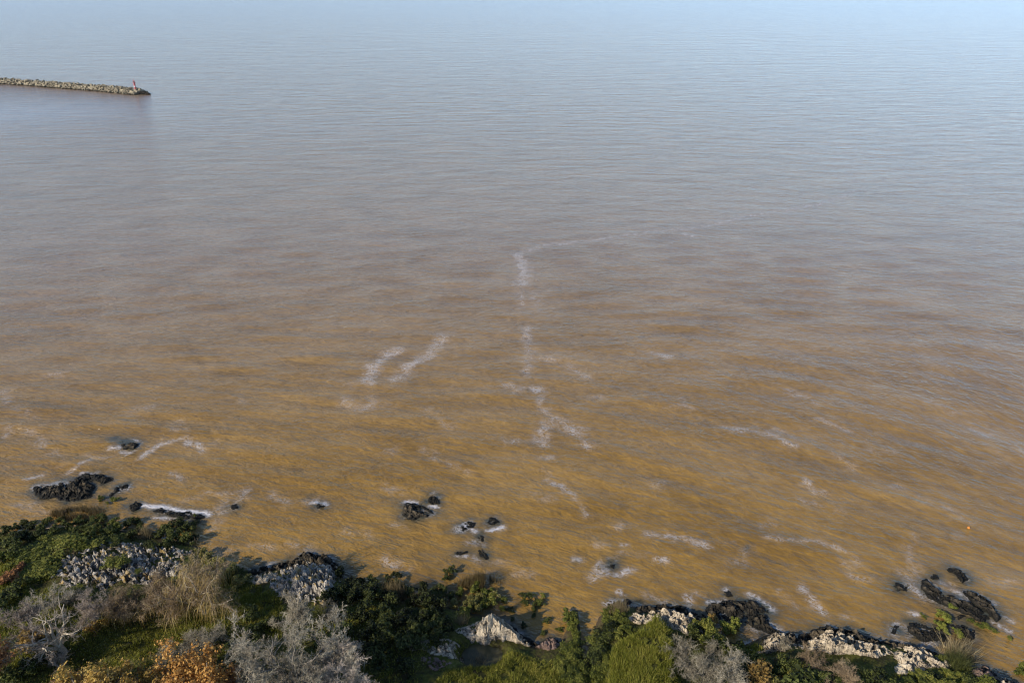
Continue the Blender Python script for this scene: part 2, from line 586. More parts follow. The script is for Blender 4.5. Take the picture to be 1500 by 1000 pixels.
rk([(336, 741), (345, 738), (350, 742), (342, 746)], [(340, 741, .25), (346, 741, .3)], DARK, .3, 'tiny black rock under a branching streak of foam')
rk([(587, 749), (593, 737), (608, 736), (624, 743), (639, 751), (622, 758), (608, 763), (592, 760)],
   [(598, 746, 1.0), (612, 748, .9), (630, 751, .4)], DARK, .6, 'rounded black rock standing alone in brown water mid bay')
rk([(626, 734), (629, 724), (637, 722), (645, 728), (643, 738), (634, 740)], [(632, 729, .35), (639, 732, .3)], DARK, .4,
   'small dark rock just beyond the rounded mid bay rock')
rk([(664, 776), (675, 768), (690, 762), (697, 768), (688, 774), (672, 780)], [(676, 771, .25), (688, 767, .3)], DARK, .4,
   'ragged dark rock with a foam tuft inside the scattered mid bay reef')
rk([(698, 786), (705, 780), (713, 786), (708, 793), (700, 792)], [(703, 785, .25), (708, 787, .25)], DARK, .4,
   'dark knob at the shoreward corner of the scattered mid bay reef')
rk([(712, 765), (716, 758), (726, 759), (730, 766), (722, 769)], [(717, 763, .35), (724, 763, .3)], DARK, .4,
   'small dark rock with a bright white foam lip beside it')
rk([(666, 810), (675, 804), (688, 806), (684, 812), (672, 814)], [(673, 808, .25), (682, 808, .3)], DARK, .4,
   'slim dark rock of the pair nearest the reed clump')
rk([(698, 808), (706, 801), (716, 812), (713, 820), (703, 816)], [(704, 807, .3), (711, 813, .3)], DARK, .4,
   'upright dark rock of the pair nearest the reed clump')
rk([(463, 741), (468, 736), (476, 738), (474, 743), (466, 745)], [(467, 740, .35), (472, 740, .35)], DARK, .4,
   'solitary pointed rock splashing white foam in open brown water')
rk([(886, 830), (893, 820), (904, 822), (902, 831), (893, 834)], [(892, 826, .05), (899, 826, .08)], DARK, .4,
   'nearly drowned dark rock with surf curling round it')
rk([(888, 884), (900, 878), (918, 877), (926, 884), (915, 890), (898, 891)], [(898, 884, .3), (915, 883, .4)], DARK, .4,
   'low surf washed rock at the tip of the green hedges')
rk([(1060, 866), (1064, 863), (1073, 867), (1074, 874), (1068, 877), (1062, 875)], [(1064, 869, .7), (1070, 871, .7)], DARK, .6,
   'blocky black boulder alone off the dark rock shelf')
rk([(1033, 890), (1045, 881), (1065, 878), (1088, 875), (1108, 879), (1124, 887), (1133, 898), (1126, 903), (1128, 912), (1141, 925),
    (1136, 932), (1112, 925), (1090, 913), (1072, 907), (1050, 908), (1036, 902)],
   [(1045, 892, .55), (1075, 888, .7), (1105, 893, .7), (1125, 915, .6)], DARK, .7, 'broad black wet rock shelf between the two pale outcrops', amp=.6)
rk([(1385, 834), (1393, 830), (1405, 835), (1417, 839), (1421, 848), (1411, 854), (1402, 848), (1396, 840)],
   [(1392, 834, .4), (1404, 841, .7), (1414, 846, .8)], DARK, .6, 'outermost black split rock off the tufted reef', ang=-50)
rk([(1308, 857), (1312, 850), (1321, 851), (1328, 857), (1325, 864), (1314, 865)], [(1313, 856, .6), (1322, 858, .6)], DARK, .5,
   'black rock knob at the foaming tip of the tufted reef')
rk([(1348, 858), (1352, 848), (1361, 846), (1368, 856), (1382, 868), (1400, 871), (1420, 883), (1440, 895), (1456, 908), (1442, 912),
    (1420, 900), (1396, 893), (1374, 884), (1358, 873)],
   [(1356, 855, .7), (1376, 875, .6), (1405, 884, .7), (1440, 903, .5)], DARK, .7, 'long black rock spine running through the tufted reef', ang=-40)
rk([(1409, 870), (1414, 863), (1428, 866), (1446, 875), (1458, 887), (1467, 903), (1458, 910), (1444, 898), (1424, 884)],
   [(1418, 869, .7), (1440, 882, 1.0), (1460, 902, .8)], DARK, .7, 'smooth black whaleback rock on the seaward side of the tufted reef', ang=-40)
rk([(1362, 846), (1366, 840), (1374, 842), (1378, 848), (1370, 850)], [(1367, 844, .4), (1372, 846, .4)], DARK, .5,
   'small black rock at the seaward end of the tufted reef pool')
rk([(1303, 925), (1308, 915), (1317, 915), (1318, 921), (1312, 930)], [(1309, 920, .4), (1314, 919, .4)], DARK, .5,
   'black rock on the rim of the small surf pool')
rk([(1327, 917), (1332, 910), (1345, 911), (1356, 917), (1375, 917), (1388, 926), (1384, 937), (1366, 940), (1346, 938), (1334, 928)],
   [(1336, 916, .6), (1355, 925, .7), (1378, 928, .6)], DARK, .6, 'black rock mass between the surf pool and the yellow green tufts')
rk([(1392, 915), (1402, 910), (1416, 915), (1428, 922), (1433, 931), (1424, 937), (1408, 930)], [(1402, 918, .5), (1422, 927, .6)], DARK, .5,
   'black rock on the inner side of the tufted reef behind yellow green tufts')
rk([(1398, 902), (1408, 898), (1420, 904), (1414, 910), (1403, 908)], [(1404, 903, .3), (1413, 905, .3)], DARK, .5,
   'low dark rock in the middle of the tufted reef')
# pale outcrops on the shore
APRON = [
    ([(1160, 938), (1185, 925), (1215, 917), (1250, 924), (1300, 939), (1345, 944), (1388, 962), (1404, 978), (1380, 976), (1340, 960), (1290, 957), (1240, 941), (1200, 941), (1170, 948)],
     [(1175, 936, .8), (1215, 928, 1.1), (1260, 935, .9), (1320, 948, 1.0), (1380, 967, .7)], 'black wet rock apron along the seaward foot of the pale jagged rocks'),
    ([(902, 898), (935, 887), (965, 885), (1005, 889), (1035, 902), (1040, 918), (1020, 910), (990, 900), (960, 898), (925, 906)],
     [(925, 896, .7), (965, 891, 1.0), (1010, 898, .9)], 'black wet rock apron along the seaward foot of the pale ledge'),
    ([(352, 840), (385, 827), (425, 821), (450, 807), (485, 817), (507, 840), (492, 846), (455, 830), (420, 840), (380, 850)],
     [(372, 838, .5), (425, 829, .8), (455, 815, 1.0), (492, 834, .8)], 'black wet rock apron at the seaward foot of the tall grey crag'),
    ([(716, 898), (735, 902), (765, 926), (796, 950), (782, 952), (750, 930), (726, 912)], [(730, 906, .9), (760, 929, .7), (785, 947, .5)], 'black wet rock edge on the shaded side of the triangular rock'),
]
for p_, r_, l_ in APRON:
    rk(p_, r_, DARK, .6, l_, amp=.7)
rk([(664, 942), (684, 930), (706, 915), (724, 905), (742, 912), (764, 930), (790, 950), (766, 951), (740, 950), (712, 951), (688, 948)],
   [(690, 936, 1.2), (717, 905, 3.2), (742, 924, 2.2), (772, 943, 1.0)], PALE, .42, 'pale triangular rock with a jagged face above the small pool', amp=.45, ang=50)
rk([(914, 916), (932, 904), (958, 894), (998, 896), (1030, 910), (1029, 932), (1008, 942), (986, 936), (958, 926), (934, 928)],
   [(930, 914, 1.3), (962, 908, 2.0), (1006, 918, 2.3)], PALE, .42, 'pale craggy rock ledge behind the bright green turf mound', amp=.6, ang=-38, stretch=2.6)
rk([(1098, 956), (1112, 942), (1134, 930), (1158, 928), (1173, 940), (1168, 958), (1134, 970), (1106, 970)],
   [(1115, 955, 1.5), (1140, 944, 2.0), (1162, 946, 1.5)], PALE, .5, 'pale rubbly rock crowned by a small bleached shrub', amp=.8, stretch=2.0)
rk([(1166, 950), (1186, 934), (1212, 926), (1242, 931), (1272, 946), (1298, 954), (1304, 968), (1284, 980), (1244, 974), (1202, 968), (1174, 960)],
   [(1180, 950, 1.1), (1215, 940, 2.3), (1250, 950, 2.1), (1285, 965, 1.2)], PALE, .5, 'largest pale jagged rock with a black seaward flank beside the surf pool', amp=.75, ang=-38, stretch=2.6)
rk([(1298, 952), (1320, 944), (1346, 950), (1372, 962), (1394, 976), (1390, 988), (1350, 992), (1318, 988), (1302, 972)],
   [(1318, 962, 1.6), (1350, 968, 2.3), (1380, 980, 1.2)], PALE, .5, 'pale sloping slab striped with dark cracks next to the spiky shrub', amp=.7, ang=-40, stretch=3.2)
rk([(1300, 990), (1316, 978), (1340, 980), (1352, 992), (1335, 1004), (1305, 1004)], [(1316, 988, 1.6), (1338, 990, 1.6)], PALE, .5,
   'small pale rock lump below the sloping slab', ang=-40)
rk([(1418, 992), (1432, 976), (1446, 974), (1462, 988), (1455, 1002), (1432, 1004)], [(1434, 984, 1.0), (1450, 990, 1.0)], 'rock_brown', .5,
   'brown broken rock at the water edge past the spiky shrub')
rk([(1452, 998), (1466, 988), (1486, 998), (1510, 1014), (1500, 1030), (1465, 1012)], [(1468, 996, 1.1), (1494, 1014, 1.2)], PALE, .5,
   'pale smooth rock past the brown broken rock at the shore end', ang=-40)
rk([(362, 856), (378, 842), (398, 838), (408, 848), (396, 866), (376, 868)], [(376, 854, 1.3), (396, 846, 1.5)], PALE, .42,
   'small pale rock hump beside the tall grey crag', amp=.5)
rk([(392, 872), (404, 850), (424, 834), (448, 822), (474, 824), (500, 842), (498, 870), (484, 896), (446, 904), (408, 892)],
   [(410, 872, 1.8), (442, 848, 3.0), (474, 860, 2.8)], 'rock_grey', .42, 'tall grey crag at the water edge with a black seaward foot', amp=.8)
rk([(58, 862), (76, 842), (98, 828), (112, 812), (136, 814), (150, 803), (196, 800), (214, 808), (246, 804), (282, 816), (270, 836), (284, 856), (246, 862), (222, 878), (186, 872), (160, 886), (132, 878), (108, 886), (92, 868)],
   [(110, 846, 2.2), (180, 834, 2.6), (236, 838, 2.4)], 'rock_grey', .40, 'broad slope of grey rock scree with yellow lichen patches', amp=.7)
rk([(585, 962), (616, 954), (650, 952), (672, 958), (690, 976), (664, 984), (630, 980), (600, 974)],
   [(605, 964, 2.0), (640, 962, 2.3), (670, 972, 2.1)], PALE, .5, 'low pale rock half in tree shade behind the grass', amp=.6)
rk([(640, 1004), (612, 998), (618, 986), (650, 984), (662, 996)], [(628, 994, 2.4), (648, 992, 2.4)], 'rock_brown', .5,
   'dark broken rock in shade under the low pale rock', amp=.6)
rk([(786, 948), (796, 936), (812, 931), (824, 940), (820, 956), (802, 962)], [(797, 947, .8), (812, 944, .9)], 'rock_brown', .45,
   'reddish brown rock pile between the triangular rock and the hedges', amp=.6)

rng = np.random.default_rng(5)
# shared boulder shapes
BOULDERS = []
for i in range(12):
    r_ = np.random.default_rng(100 + i)
    bm = bmesh.new()
    for _ in range(15):
        v = r_.normal(size=3); v /= np.linalg.norm(v)
        bm.verts.new(Vector(v * r_.uniform(.38, .55) * np.array((1, .8, .65))))
    res = bmesh.ops.convex_hull(bm, input=bm.verts)
    bmesh.ops.delete(bm, geom=[v for v in bm.verts if not v.link_faces], context='VERTS')
    me = bpy.data.meshes.new('boulder'); bm.to_mesh(me); bm.free()
    BOULDERS.append(me)
BMESH = {}


def boulder_mesh(i, mat):
    if (i, mat) not in BMESH:
        me = BOULDERS[i].copy(); me.materials.clear(); me.materials.append(M[mat]); BMESH[i, mat] = me
    return BMESH[i, mat]


ROCK_FOOT = []
for n_, r in enumerate(ROCKS):
    poly = np.array([at(x, y)[:2] for x, y in r['poly']])
    ridge = np.array([at(x, y, z) for x, y, z in r['ridge']])
    ROCK_FOOT.append((poly, r['mat']))
    x0, y0 = poly.min(0) - .4; x1, y1 = poly.max(0) + .4
    st = .13 if (x1 - x0) * (y1 - y0) < 160 else .17
    gx, gy = np.meshgrid(np.arange(x0, x1, st), np.arange(y0, y1, st))
    # ragged outline
    wk = 2.4 if r['mat'] == 'rock_grey' else 1.0
    wx = gx + (fbm(gx * 1.1, gy * 1.1, 31 + n_) - .5) * wk; wy = gy + (fbm(gx * 1.1, gy * 1.1, 77 + n_) - .5) * wk
    ins = inside(wx, wy, poly)
    db, _ = seg_dist(wx, wy, poly, True)
    dr, tt = seg_dist(wx, wy, ridge)
    i0 = np.clip(np.floor(tt).astype(int), 0, len(ridge) - 2)
    hz = ridge[i0, 2] + (ridge[i0 + 1, 2] - ridge[i0, 2]) * (tt - i0)
    tent = db / (db + dr + 1e-6)
    a_ = R(r['ang']); ca, sa = math.cos(a_), math.sin(a_)
    ux = (gx * ca + gy * sa) / (r['cell'] * r['stretch']); uy = (-gx * sa + gy * ca) / r['cell']
    bv, cr = blocks(ux, uy, 11 + n_)
    bv2, cr2 = blocks(ux * 2.3 + 7, uy * 2.3, 51 + n_)
    crag = (bv - .5) * 1.0 + (bv2 - .5) * .45 - (.55 if r['mat'] == DARK else .95) * (1 - sstep(0, .22, cr)) - .3 * (1 - sstep(0, .24, cr2))
    if r['mat'] == PALE:
        hz = hz * 1.22
    if r['mat'] == DARK and 'apron' not in r['label']:
        hz = hz * .72
    terr = np.maximum(0, height(gx, gy))
    body = hz * tent ** .75
    if r['mat'] != DARK:
        body = np.maximum(body, terr + .1 + .5 * tent)
    hgt = body + r['amp'] * crag * np.minimum(1, (.55 if r['mat'] == DARK else .3) + hz * .45) * np.minimum(1, db * 1.6) - .04
    land = r['mat'] != DARK
    z = np.where(ins, hgt, -.25 - .8 * np.minimum(db, 1))
    # keep only the cells in or just round the footprint
    keep = ins | (db < .35)
    ny_, nx_ = gx.shape
    id_ = np.arange(nx_ * ny_).reshape(ny_, nx_)
    cell = keep[:-1, :-1] & keep[:-1, 1:] & keep[1:, 1:] & keep[1:, :-1]
    Fq = np.stack([id_[:-1, :-1], id_[:-1, 1:], id_[1:, 1:], id_[1:, :-1]], -1)[cell]
    used = np.unique(Fq)
    if len(used) < 8:
        continue
    mp = np.zeros(nx_ * ny_, int); mp[used] = np.arange(len(used))
    jx = gx + (fbm(gx * 3, gy * 3, 5) - .5) * .1; jy = gy + (fbm(gx * 3, gy * 3, 6) - .5) * .1
    V = np.stack([jx, jy, z], -1).reshape(-1, 3)[used]
    c = np.array((poly[:, 0].mean(), poly[:, 1].mean(), 0.))
    big = land
    nb = {'rock_pale': 4, 'rock_grey': 45, 'rock_brown': 7}.get(r['mat'], 0)
    if 'scree' in r['label']:
        nb = 230
    me = mesh_np('rock', V - c, mp[Fq], M[r['mat']])
    if nb:
        root = link('rock_outcrop', None, None, c, r['label'], 'rock', 'rocks along the shore')
        link('core', me, root)
        ok = np.argwhere(ins & (db > .45) & (hgt > .5))
        rs = np.random.default_rng(900 + n_)
        if len(ok):
            for _ in range(nb):
                j = ok[rs.integers(len(ok))]
                s = rs.uniform(.22, .6) if nb < 12 else rs.uniform(.28, .8)
                b = link('boulder', boulder_mesh(int(rs.integers(12)), r['mat']), root,
                         (gx[j[0], j[1]] - c[0], gy[j[0], j[1]] - c[1], z[j[0], j[1]] + .06 * s))
                b.scale = (s, s * rs.uniform(.8, 1.2), s * rs.uniform(.8, 1.1))
                b.rotation_euler = (rs.uniform(-.5, .5), rs.uniform(-.5, .5), rs.uniform(0, 6.28))
    else:
        link('rock', me, None, c, r['label'], 'rock', 'wet rocks in the shallows')

# ================================================================== WATER
def spaced(start, stop, s0, grow):
    out = [start]; s = s0
    while out[-1] < stop:
        out.append(out[-1] + s); s *= grow
    return np.array(out)


xr = spaced(60, 40000, .42, 1.042)
wx_ = np.concatenate([-xr[::-1], np.arange(-60 + .42, 60, .42), xr])
yf = spaced(112, 60000, .36, 1.0155)
wy_ = np.concatenate([[-600, -100, 0, 30], np.arange(38, 112, .36), yf])
X, Y = np.meshgrid(wx_, wy_)
FOAM = [  # (points px, half width px, strength)
    ([(758, 372), (766, 385), (768, 402), (763, 418)], 7, .85), ([(764, 430), (763, 445)], 5, .6), ([(772, 480), (774, 515), (772, 548)], 6, .6),
    ([(784, 430), (790, 456)], 5, .5), ([(742, 565), (760, 572)], 7, .55), ([(782, 566), (790, 574)], 6, .8), ([(768, 400), (782, 395)], 5, .6),
    ([(792, 650), (796, 630), (815, 612), (832, 622), (862, 655)], 7, .7), ([(790, 580), (800, 605)], 6, .5),
    ([(537, 560), (545, 540), (560, 525), (582, 514)], 8, .85), ([(578, 556), (600, 535), (625, 520), (650, 492)], 9, .65),
    ([(595, 538), (615, 528)], 7, .9), ([(505, 588), (525, 598), (548, 592)], 8, .5), ([(790, 525), (825, 530), (860, 552)], 6, .5),
    ([(956, 516), (980, 522)], 4, .7), ([(765, 372), (800, 358), (880, 350), (950, 340), (1030, 332), (1100, 316), (1195, 301), (1262, 278)], 4, .55),
    ([(820, 358), (835, 355)], 4, .65), ([(1000, 343), (1015, 345)], 3, .6), ([(1185, 302), (1197, 300)], 4, .8),
    ([(1060, 626), (1090, 630), (1118, 632), (1158, 652)], 5, .6), ([(1120, 632), (1158, 652)], 5, .8), ([(1195, 613), (1246, 630)], 5, .5),
    ([(1180, 707), (1192, 717), (1210, 722)], 6, .75), ([(948, 785), (980, 785), (1010, 790), (1042, 800)], 5, .8),
    ([(1125, 788), (1165, 789), (1200, 794), (1235, 808)], 4, .7), ([(1235, 808), (1265, 830), (1295, 852)], 5, .4),
    ([(1342, 785), (1328, 800), (1336, 830), (1346, 846)], 6, .45), ([(1174, 858), (1184, 878), (1203, 894)], 6, .9), ([(1005, 875), (1008, 884)], 5, .95),
    ([(210, 671), (226, 654), (246, 645), (270, 643), (297, 660)], 5, .95), ([(326, 748), (336, 738), (352, 730), (362, 722)], 7, .65),
    ([(300, 722), (340, 725), (362, 730)], 5, .4), ([(340, 745), (345, 735)], 5, .9), ([(98, 693), (112, 686), (130, 672)], 4, .7), ([(36, 703), (62, 697)], 3, .6),
    ([(2, 572), (14, 588)], 5, .65), ([(6, 640), (14, 625)], 5, .55), ([(42, 628), (60, 652)], 6, .5), ([(70, 552), (95, 545)], 7, .45),
    ([(800, 703), (822, 714), (845, 735), (860, 755)], 4, .6), ([(810, 706), (826, 716)], 4, .8), ([(618, 655), (640, 672), (682, 692)], 5, .45),
    ([(325, 765), (310, 775), (320, 762)], 4, .5), ([(370, 795), (400, 800)], 6, .5), ([(255, 690), (266, 704)], 4, .55),
    ([(868, 848), (876, 838), (878, 828)], 5, .7), ([(838, 816), (850, 820)], 4, .95), ([(884, 838), (900, 841), (926, 833)], 4, .9),
    ([(966, 821), (976, 822)], 4, .9), ([(870, 795), (885, 800)], 6, .45), ([(910, 798), (920, 798)], 3, .8), ([(905, 770), (915, 765)], 5, .4),
    ([(205, 740), (222, 742), (240, 741), (262, 748), (285, 750), (307, 754)], 3.2, 1.1), ([(224, 757), (248, 759)], 2.5, .9), ([(308, 752), (322, 744)], 4, .6),
    ([(176, 660), (190, 662), (184, 666)], 3.5, 1.0), ([(160, 655), (176, 655)], 3, .7), ([(172, 719), (190, 713)], 3.5, .9), ([(118, 692), (140, 698)], 2.5, .9), ([(196, 643), (203, 646)], 2, .8),
    ([(594, 734), (607, 736)], 3, 1.0), ([(632, 741), (641, 742)], 3, 1.0), ([(684, 770), (697, 777)], 3.2, 1.05), ([(714, 777), (722, 776), (737, 773)], 3.2, 1.1), ([(698, 816), (703, 822)], 4, .7),
    ([(462, 735), (466, 736)], 3, 1.0), ([(474, 737), (478, 740)], 3, 1.0), ([(668, 814), (684, 814)], 2.5, .7),
    ([(1096, 868), (1108, 873), (1126, 886), (1134, 893)], 3, .8), ([(1058, 864), (1062, 862)], 3, .8), ([(1120, 905), (1140, 924)], 2.5, .7), ([(1035, 884), (1052, 880)], 2.5, .7),
    ([(1326, 856), (1345, 866), (1356, 876)], 5, .75), ([(1360, 850), (1366, 862), (1376, 872)], 4, .8), ([(1396, 866), (1412, 874)], 5, .95), ([(1378, 852), (1395, 858)], 4, .5),
    ([(1466, 902), (1480, 910)], 3.5, .9), ([(1454, 912), (1482, 926)], 2.5, .9), ([(1330, 846), (1345, 840)], 7, .55), ([(1318, 914), (1332, 926), (1326, 932)], 4, .75),
    ([(888, 883), (898, 880), (912, 880)], 4, .95), ([(905, 866), (914, 872)], 3, .9), ([(1216, 926), (1222, 922)], 3.5, 1.0), ([(1236, 902), (1246, 906)], 4, .6), ([(1336, 899), (1345, 900)], 3, .8),
    ([(1020, 868), (1060, 890)], 3, .35), ([(940, 870), (985, 885)], 4, .4), ([(445, 815), (455, 812), (470, 820)], 2.5, .7),
]
SUNK = [(845, 818, 10, .55), (896, 826, 14, .8), (628, 722, 10, .5), (690, 778, 22, .5), (690, 806, 22, .5), (1092, 800, 5, .8), (455, 727, 7, .5), (790, 885, 16, .3),
        (340, 795, 18, .35), (1350, 925, 40, .35), (1395, 885, 50, .35), (150, 722, 40, .25), (380, 830, 14, .6), (1110, 890, 22, .5), (1318, 915, 16, .5), (700, 880, 40, .3), (640, 865, 40, .3)]
_r = np.random.default_rng(61)
for _ in range(90):  # stray wisps where the waves run in
    x_, y_ = _r.uniform(0, 1500), _r.uniform(560, 900)
    l_ = _r.uniform(10, 38); a_ = _r.uniform(-.2, .75)
    FOAM.append(([(x_, y_), (x_ + l_ * .5, y_ + l_ * .5 * a_ + _r.uniform(-4, 4)), (x_ + l_, y_ + l_ * a_)], _r.uniform(3.5, 7), _r.uniform(.25, .5)))
near = (Y > 40) & (Y < 330) & (np.abs(X) < 260)
xn, yn = X[near], Y[near]
foam = np.zeros(xn.shape); sunk = np.zeros(xn.shape)
wob = (fbm(xn * .6, yn * .6, 3) - .5) * 2.2
wob2 = (fbm(xn * .6, yn * .6, 43) - .5) * 2.2
for pts, w, s in FOAM:
    p = np.array([at(x, y)[:2] for x, y in pts])
    m_ = mpp(*pts[len(pts) // 2])
    wm = w * m_ * 1.55
    lo = p.min(0) - wm * 5 - 2; hi = p.max(0) + wm * 5 + 2
    sel = (xn > lo[0]) & (xn < hi[0]) & (yn > lo[1]) & (yn < hi[1])
    if not sel.any():
        continue
    k_ = min(1.0, wm)
    d, _ = seg_dist(xn[sel] + wob[sel] * k_, yn[sel] + wob2[sel] * k_, p)
    s = s * .78 if len(pts) == 8 else s * .7 if w > 3.4 else s * 1.0
    foam[sel] = np.maximum(foam[sel], s * np.exp(-(d / wm) ** 2))
for px, py, w, s in SUNK:
    p = at(px, py); wm = w * mpp(px, py)
    d = np.hypot(xn + wob * .5 - p[0], (yn + wob2 * .5 - p[1]) / 1.2)
    sunk = np.maximum(sunk, s * np.exp(-(d / wm) ** 2) * (.5 + fbm(xn * 1.2, yn * 1.2, 8)))
for poly, mt in ROCK_FOOT:
    lo = poly.min(0) - 3; hi = poly.max(0) + 3
    sel = (xn > lo[0]) & (xn < hi[0]) & (yn > lo[1]) & (yn < hi[1])
    if not sel.any():
        continue
    q, w = xn[sel], yn[sel]
    d, _ = seg_dist(q + wob[sel] * .3, w + wob2[sel] * .3, poly, True)
    d = np.where(inside(q, w, poly), 0, d)
    if mt == DARK:
        foam[sel] = np.maximum(foam[sel], .5 * np.exp(-(d / .5) ** 2) * sstep(.50, .72, fbm(q * .6 + 3, w * .6, 23)))
    sunk[sel] = np.maximum(sunk[sel], .85 * np.exp(-(d / .9) ** 1.3) * (.35 + 1.1 * fbm(q * 1.5, w * 1.5, 66)))
dl, _ = seg_dist(xn, yn, SHORE)
lap = .5 * np.exp(-(dl / .55) ** 2) * sstep(.42, .68, fbm(xn * .5, yn * .5, 14))
foam = np.maximum(foam, lap)
fa = np.zeros(X.shape); fa[near] = foam
sa_ = np.zeros(X.shape); sa_[near] = np.clip(sunk, 0, .95)
# crest direction: nearly along the shore outside, bending as the waves run in
shore_k = 1 - sstep(60, 135, Y)
v = Y - .07 * X + .0011 * np.minimum(np.maximum(X, 0), 120) ** 2 + shore_k * .35 * X
u = X + .07 * Y
# modest real swell where the sheet is fine enough
Z = np.zeros(X.shape)
rs = np.random.default_rng(21)
spacing = np.maximum(np.gradient(wy_)[:, None], np.gradient(wx_)[None, :] * .5)
for i in range(16):
    lam = rs.uniform(2.6, 9.0); kk = 2 * math.pi / lam
    th_ = rs.normal(0, .24)
    ampl = .0085 * lam * rs.uniform(.5, 1.1)
    fade = 1 - sstep(lam / 7, lam / 4, spacing)
    Z += ampl * fade * np.sin(kk * (v * math.cos(th_) + u * math.sin(th_)) + rs.uniform(0, 6.28))
dl, _ = seg_dist(xn, yn, SHORE)
damp = np.ones(X.shape); damp[near] = .18 + .82 * sstep(1.5, 16, dl)
Z = Z * damp * .45
Z[Y < 39] = -.05
# calmer water in the lee of the breakwater
J0, J1 = at(218, 137)[:2], at(-330, 92)[:2]
lee = np.zeros(X.shape)
pc = at(30, 165); lee = np.exp(-(((X - pc[0]) / 95) ** 2 + ((Y - pc[1]) / 75) ** 2)) * .9
pc = at(300, 185); lee = np.maximum(lee, .35 * np.exp(-(((X - pc[0]) / 120) ** 2 + ((Y - pc[1]) / 40) ** 2)))
nx, ny = len(wx_), len(wy_)
idx = np.arange(nx * ny).reshape(ny, nx)
F = np.stack([idx[:-1, :-1], idx[:-1, 1:], idx[1:, 1:], idx[1:, :-1]], -1).reshape(-1, 4)
me = mesh_np('water', np.stack([X, Y, Z], -1).reshape(-1, 3), F, M['water'], True)
A = me.attributes.new('wavecoord', 'FLOAT_VECTOR', 'POINT')
A.data.foreach_set('vector', np.stack([u, v, np.zeros(X.shape)], -1).astype(np.float32).ravel())
for nm, arr in (('foam', fa), ('sunken', sa_), ('calm', lee)):
    A = me.attributes.new(nm, 'FLOAT', 'POINT')
    A.data.foreach_set('value', arr.astype(np.float32).ravel())
link('water', me, kind='structure')

# ================================================================== BREAKWATER AND BEACON
def jet(px, py):
    return at(px, py)


JP = np.array([at(x, y)[:2] for x, y in [(207, 138), (150, 132.5), (60, 125.5), (0, 121.5), (-90, 116), (-260, 107)]])
rs = np.random.default_rng(77)
jroot = link('breakwater', None, None, (JP[0][0], JP[0][1], 0),
             'long narrow rubble stone breakwater running out into the river to a dark tip', 'breakwater')
j0 = np.array((JP[0][0], JP[0][1], 0.))
parts = []
secs = []
for i in range(len(JP)):
    t = JP[min(i + 1, len(JP) - 1)] - JP[max(i - 1, 0)]
    t = t / np.linalg.norm(t); nrm = np.array((-t[1], t[0]))
    for s, z in ((-6.5, -1.0), (-2.2, 2.3), (2.2, 2.3), (6.5, -1.0)):
        q = JP[i] + nrm * s
        secs.append((q[0], q[1], z))
V = np.array(secs) - j0
F = []
for i in range(len(JP) - 1):
    for s in range(3):
        a = i * 4 + s
        F.append((a, a + 1, a + 5, a + 4))
F.append((0, 3, 2, 1))
link('core', mesh_np('core', V, np.array(F), M['rock_jetty']), jroot)
bv_ = []
for me in BOULDERS:
    vv = np.array([v.co[:] for v in me.vertices]); ff = [tuple(p.vertices) for p in me.polygons]
    bv_.append((vv, np.array([f for f in ff if len(f) == 3])))


def rubble(n, p_on, mat_name, name, parent, org):
    pr = []
    for _ in range(n):
        V, F = bv_[rs.integers(len(bv_))]
        p, s = p_on()
        a = rs.uniform(0, 6.28); ca, sa = math.cos(a), math.sin(a)
        W = V * s * np.array((1.0, 1.0, 1.0 + .3 * rs.random()))
        W = np.stack([W[:, 0] * ca - W[:, 1] * sa, W[:, 0] * sa + W[:, 1] * ca, W[:, 2]], -1) + p - org
        pr.append((W, F))
    V, F = join_np(pr)
    return link(name, mesh_np(name, V, F, M[mat_name]), parent, kind='stuff')


seglen = np.linalg.norm(np.diff(JP, axis=0), axis=1); cum = np.concatenate([[0], np.cumsum(seglen)])


def on_jetty():
    d = rs.uniform(0, cum[-1])
    i = int(np.searchsorted(cum, d) - 1); i = max(0, min(i, len(JP) - 2))
    t = (JP[i + 1] - JP[i]) / seglen[i]; nrm = np.array((-t[1], t[0]))
    s = rs.uniform(-6.2, 6.2)
    z = 2.3 if abs(s) < 2.2 else 2.3 - (abs(s) - 2.2) / 4.3 * 3.0
    p = JP[i] + t * (d - cum[i]) + nrm * s
    return np.array((p[0], p[1], z + rs.uniform(-.5, .8))), rs.uniform(1.0, 3.3)


rubble(2600, on_jetty, 'rock_jetty', 'rubble', jroot, j0)
tip = at(219, 138.6)[:2]


def on_tip():
    f = rs.random() ** .8
    p = JP[0] + (tip - JP[0]) * f + rs.normal(0, 1.6 * (1 - .6 * f), 2)
    return np.array((p[0], p[1], 1.3 * (1 - f) + rs.uniform(-.3, .3))), rs.uniform(1.0, 2.4)


rubble(70, on_tip, 'rock_dark', 'wet_tip_rubble', jroot, j0)


def lathe(prof, k=20, cap=True):
    a = np.linspace(0, 2 * math.pi, k, endpoint=False)
    V = np.concatenate([np.stack([r * np.cos(a), r * np.sin(a), np.full(k, z)], -1) for r, z in prof])
    F = []
    for i in range(len(prof) - 1):
        for j in range(k):
            F.append((i * k + j, i * k + (j + 1) % k, (i + 1) * k + (j + 1) % k, (i + 1) * k + j))
    n = len(V)
    V = np.concatenate([V, [[0, 0, prof[0][1]], [0, 0, prof[-1][1]]]])
    for j in range(k):
        F.append((n, (j + 1) % k, j, j))
        t = (len(prof) - 1) * k
        F.append((n + 1, t + j, t + (j + 1) % k, t + (j + 1) % k))
    tri = [tuple(dict.fromkeys(f)) for f in F]
    return V, tri


def lathe_obj(name, prof, mat, parent, k=20, loc=None):
    V, F = lathe(prof, k)
    me = bpy.data.meshes.new(name); me.from_pydata([tuple(v) for v in V], [], F); me.update(); me.materials.append(M[mat])
    return link(name, me, parent, loc)


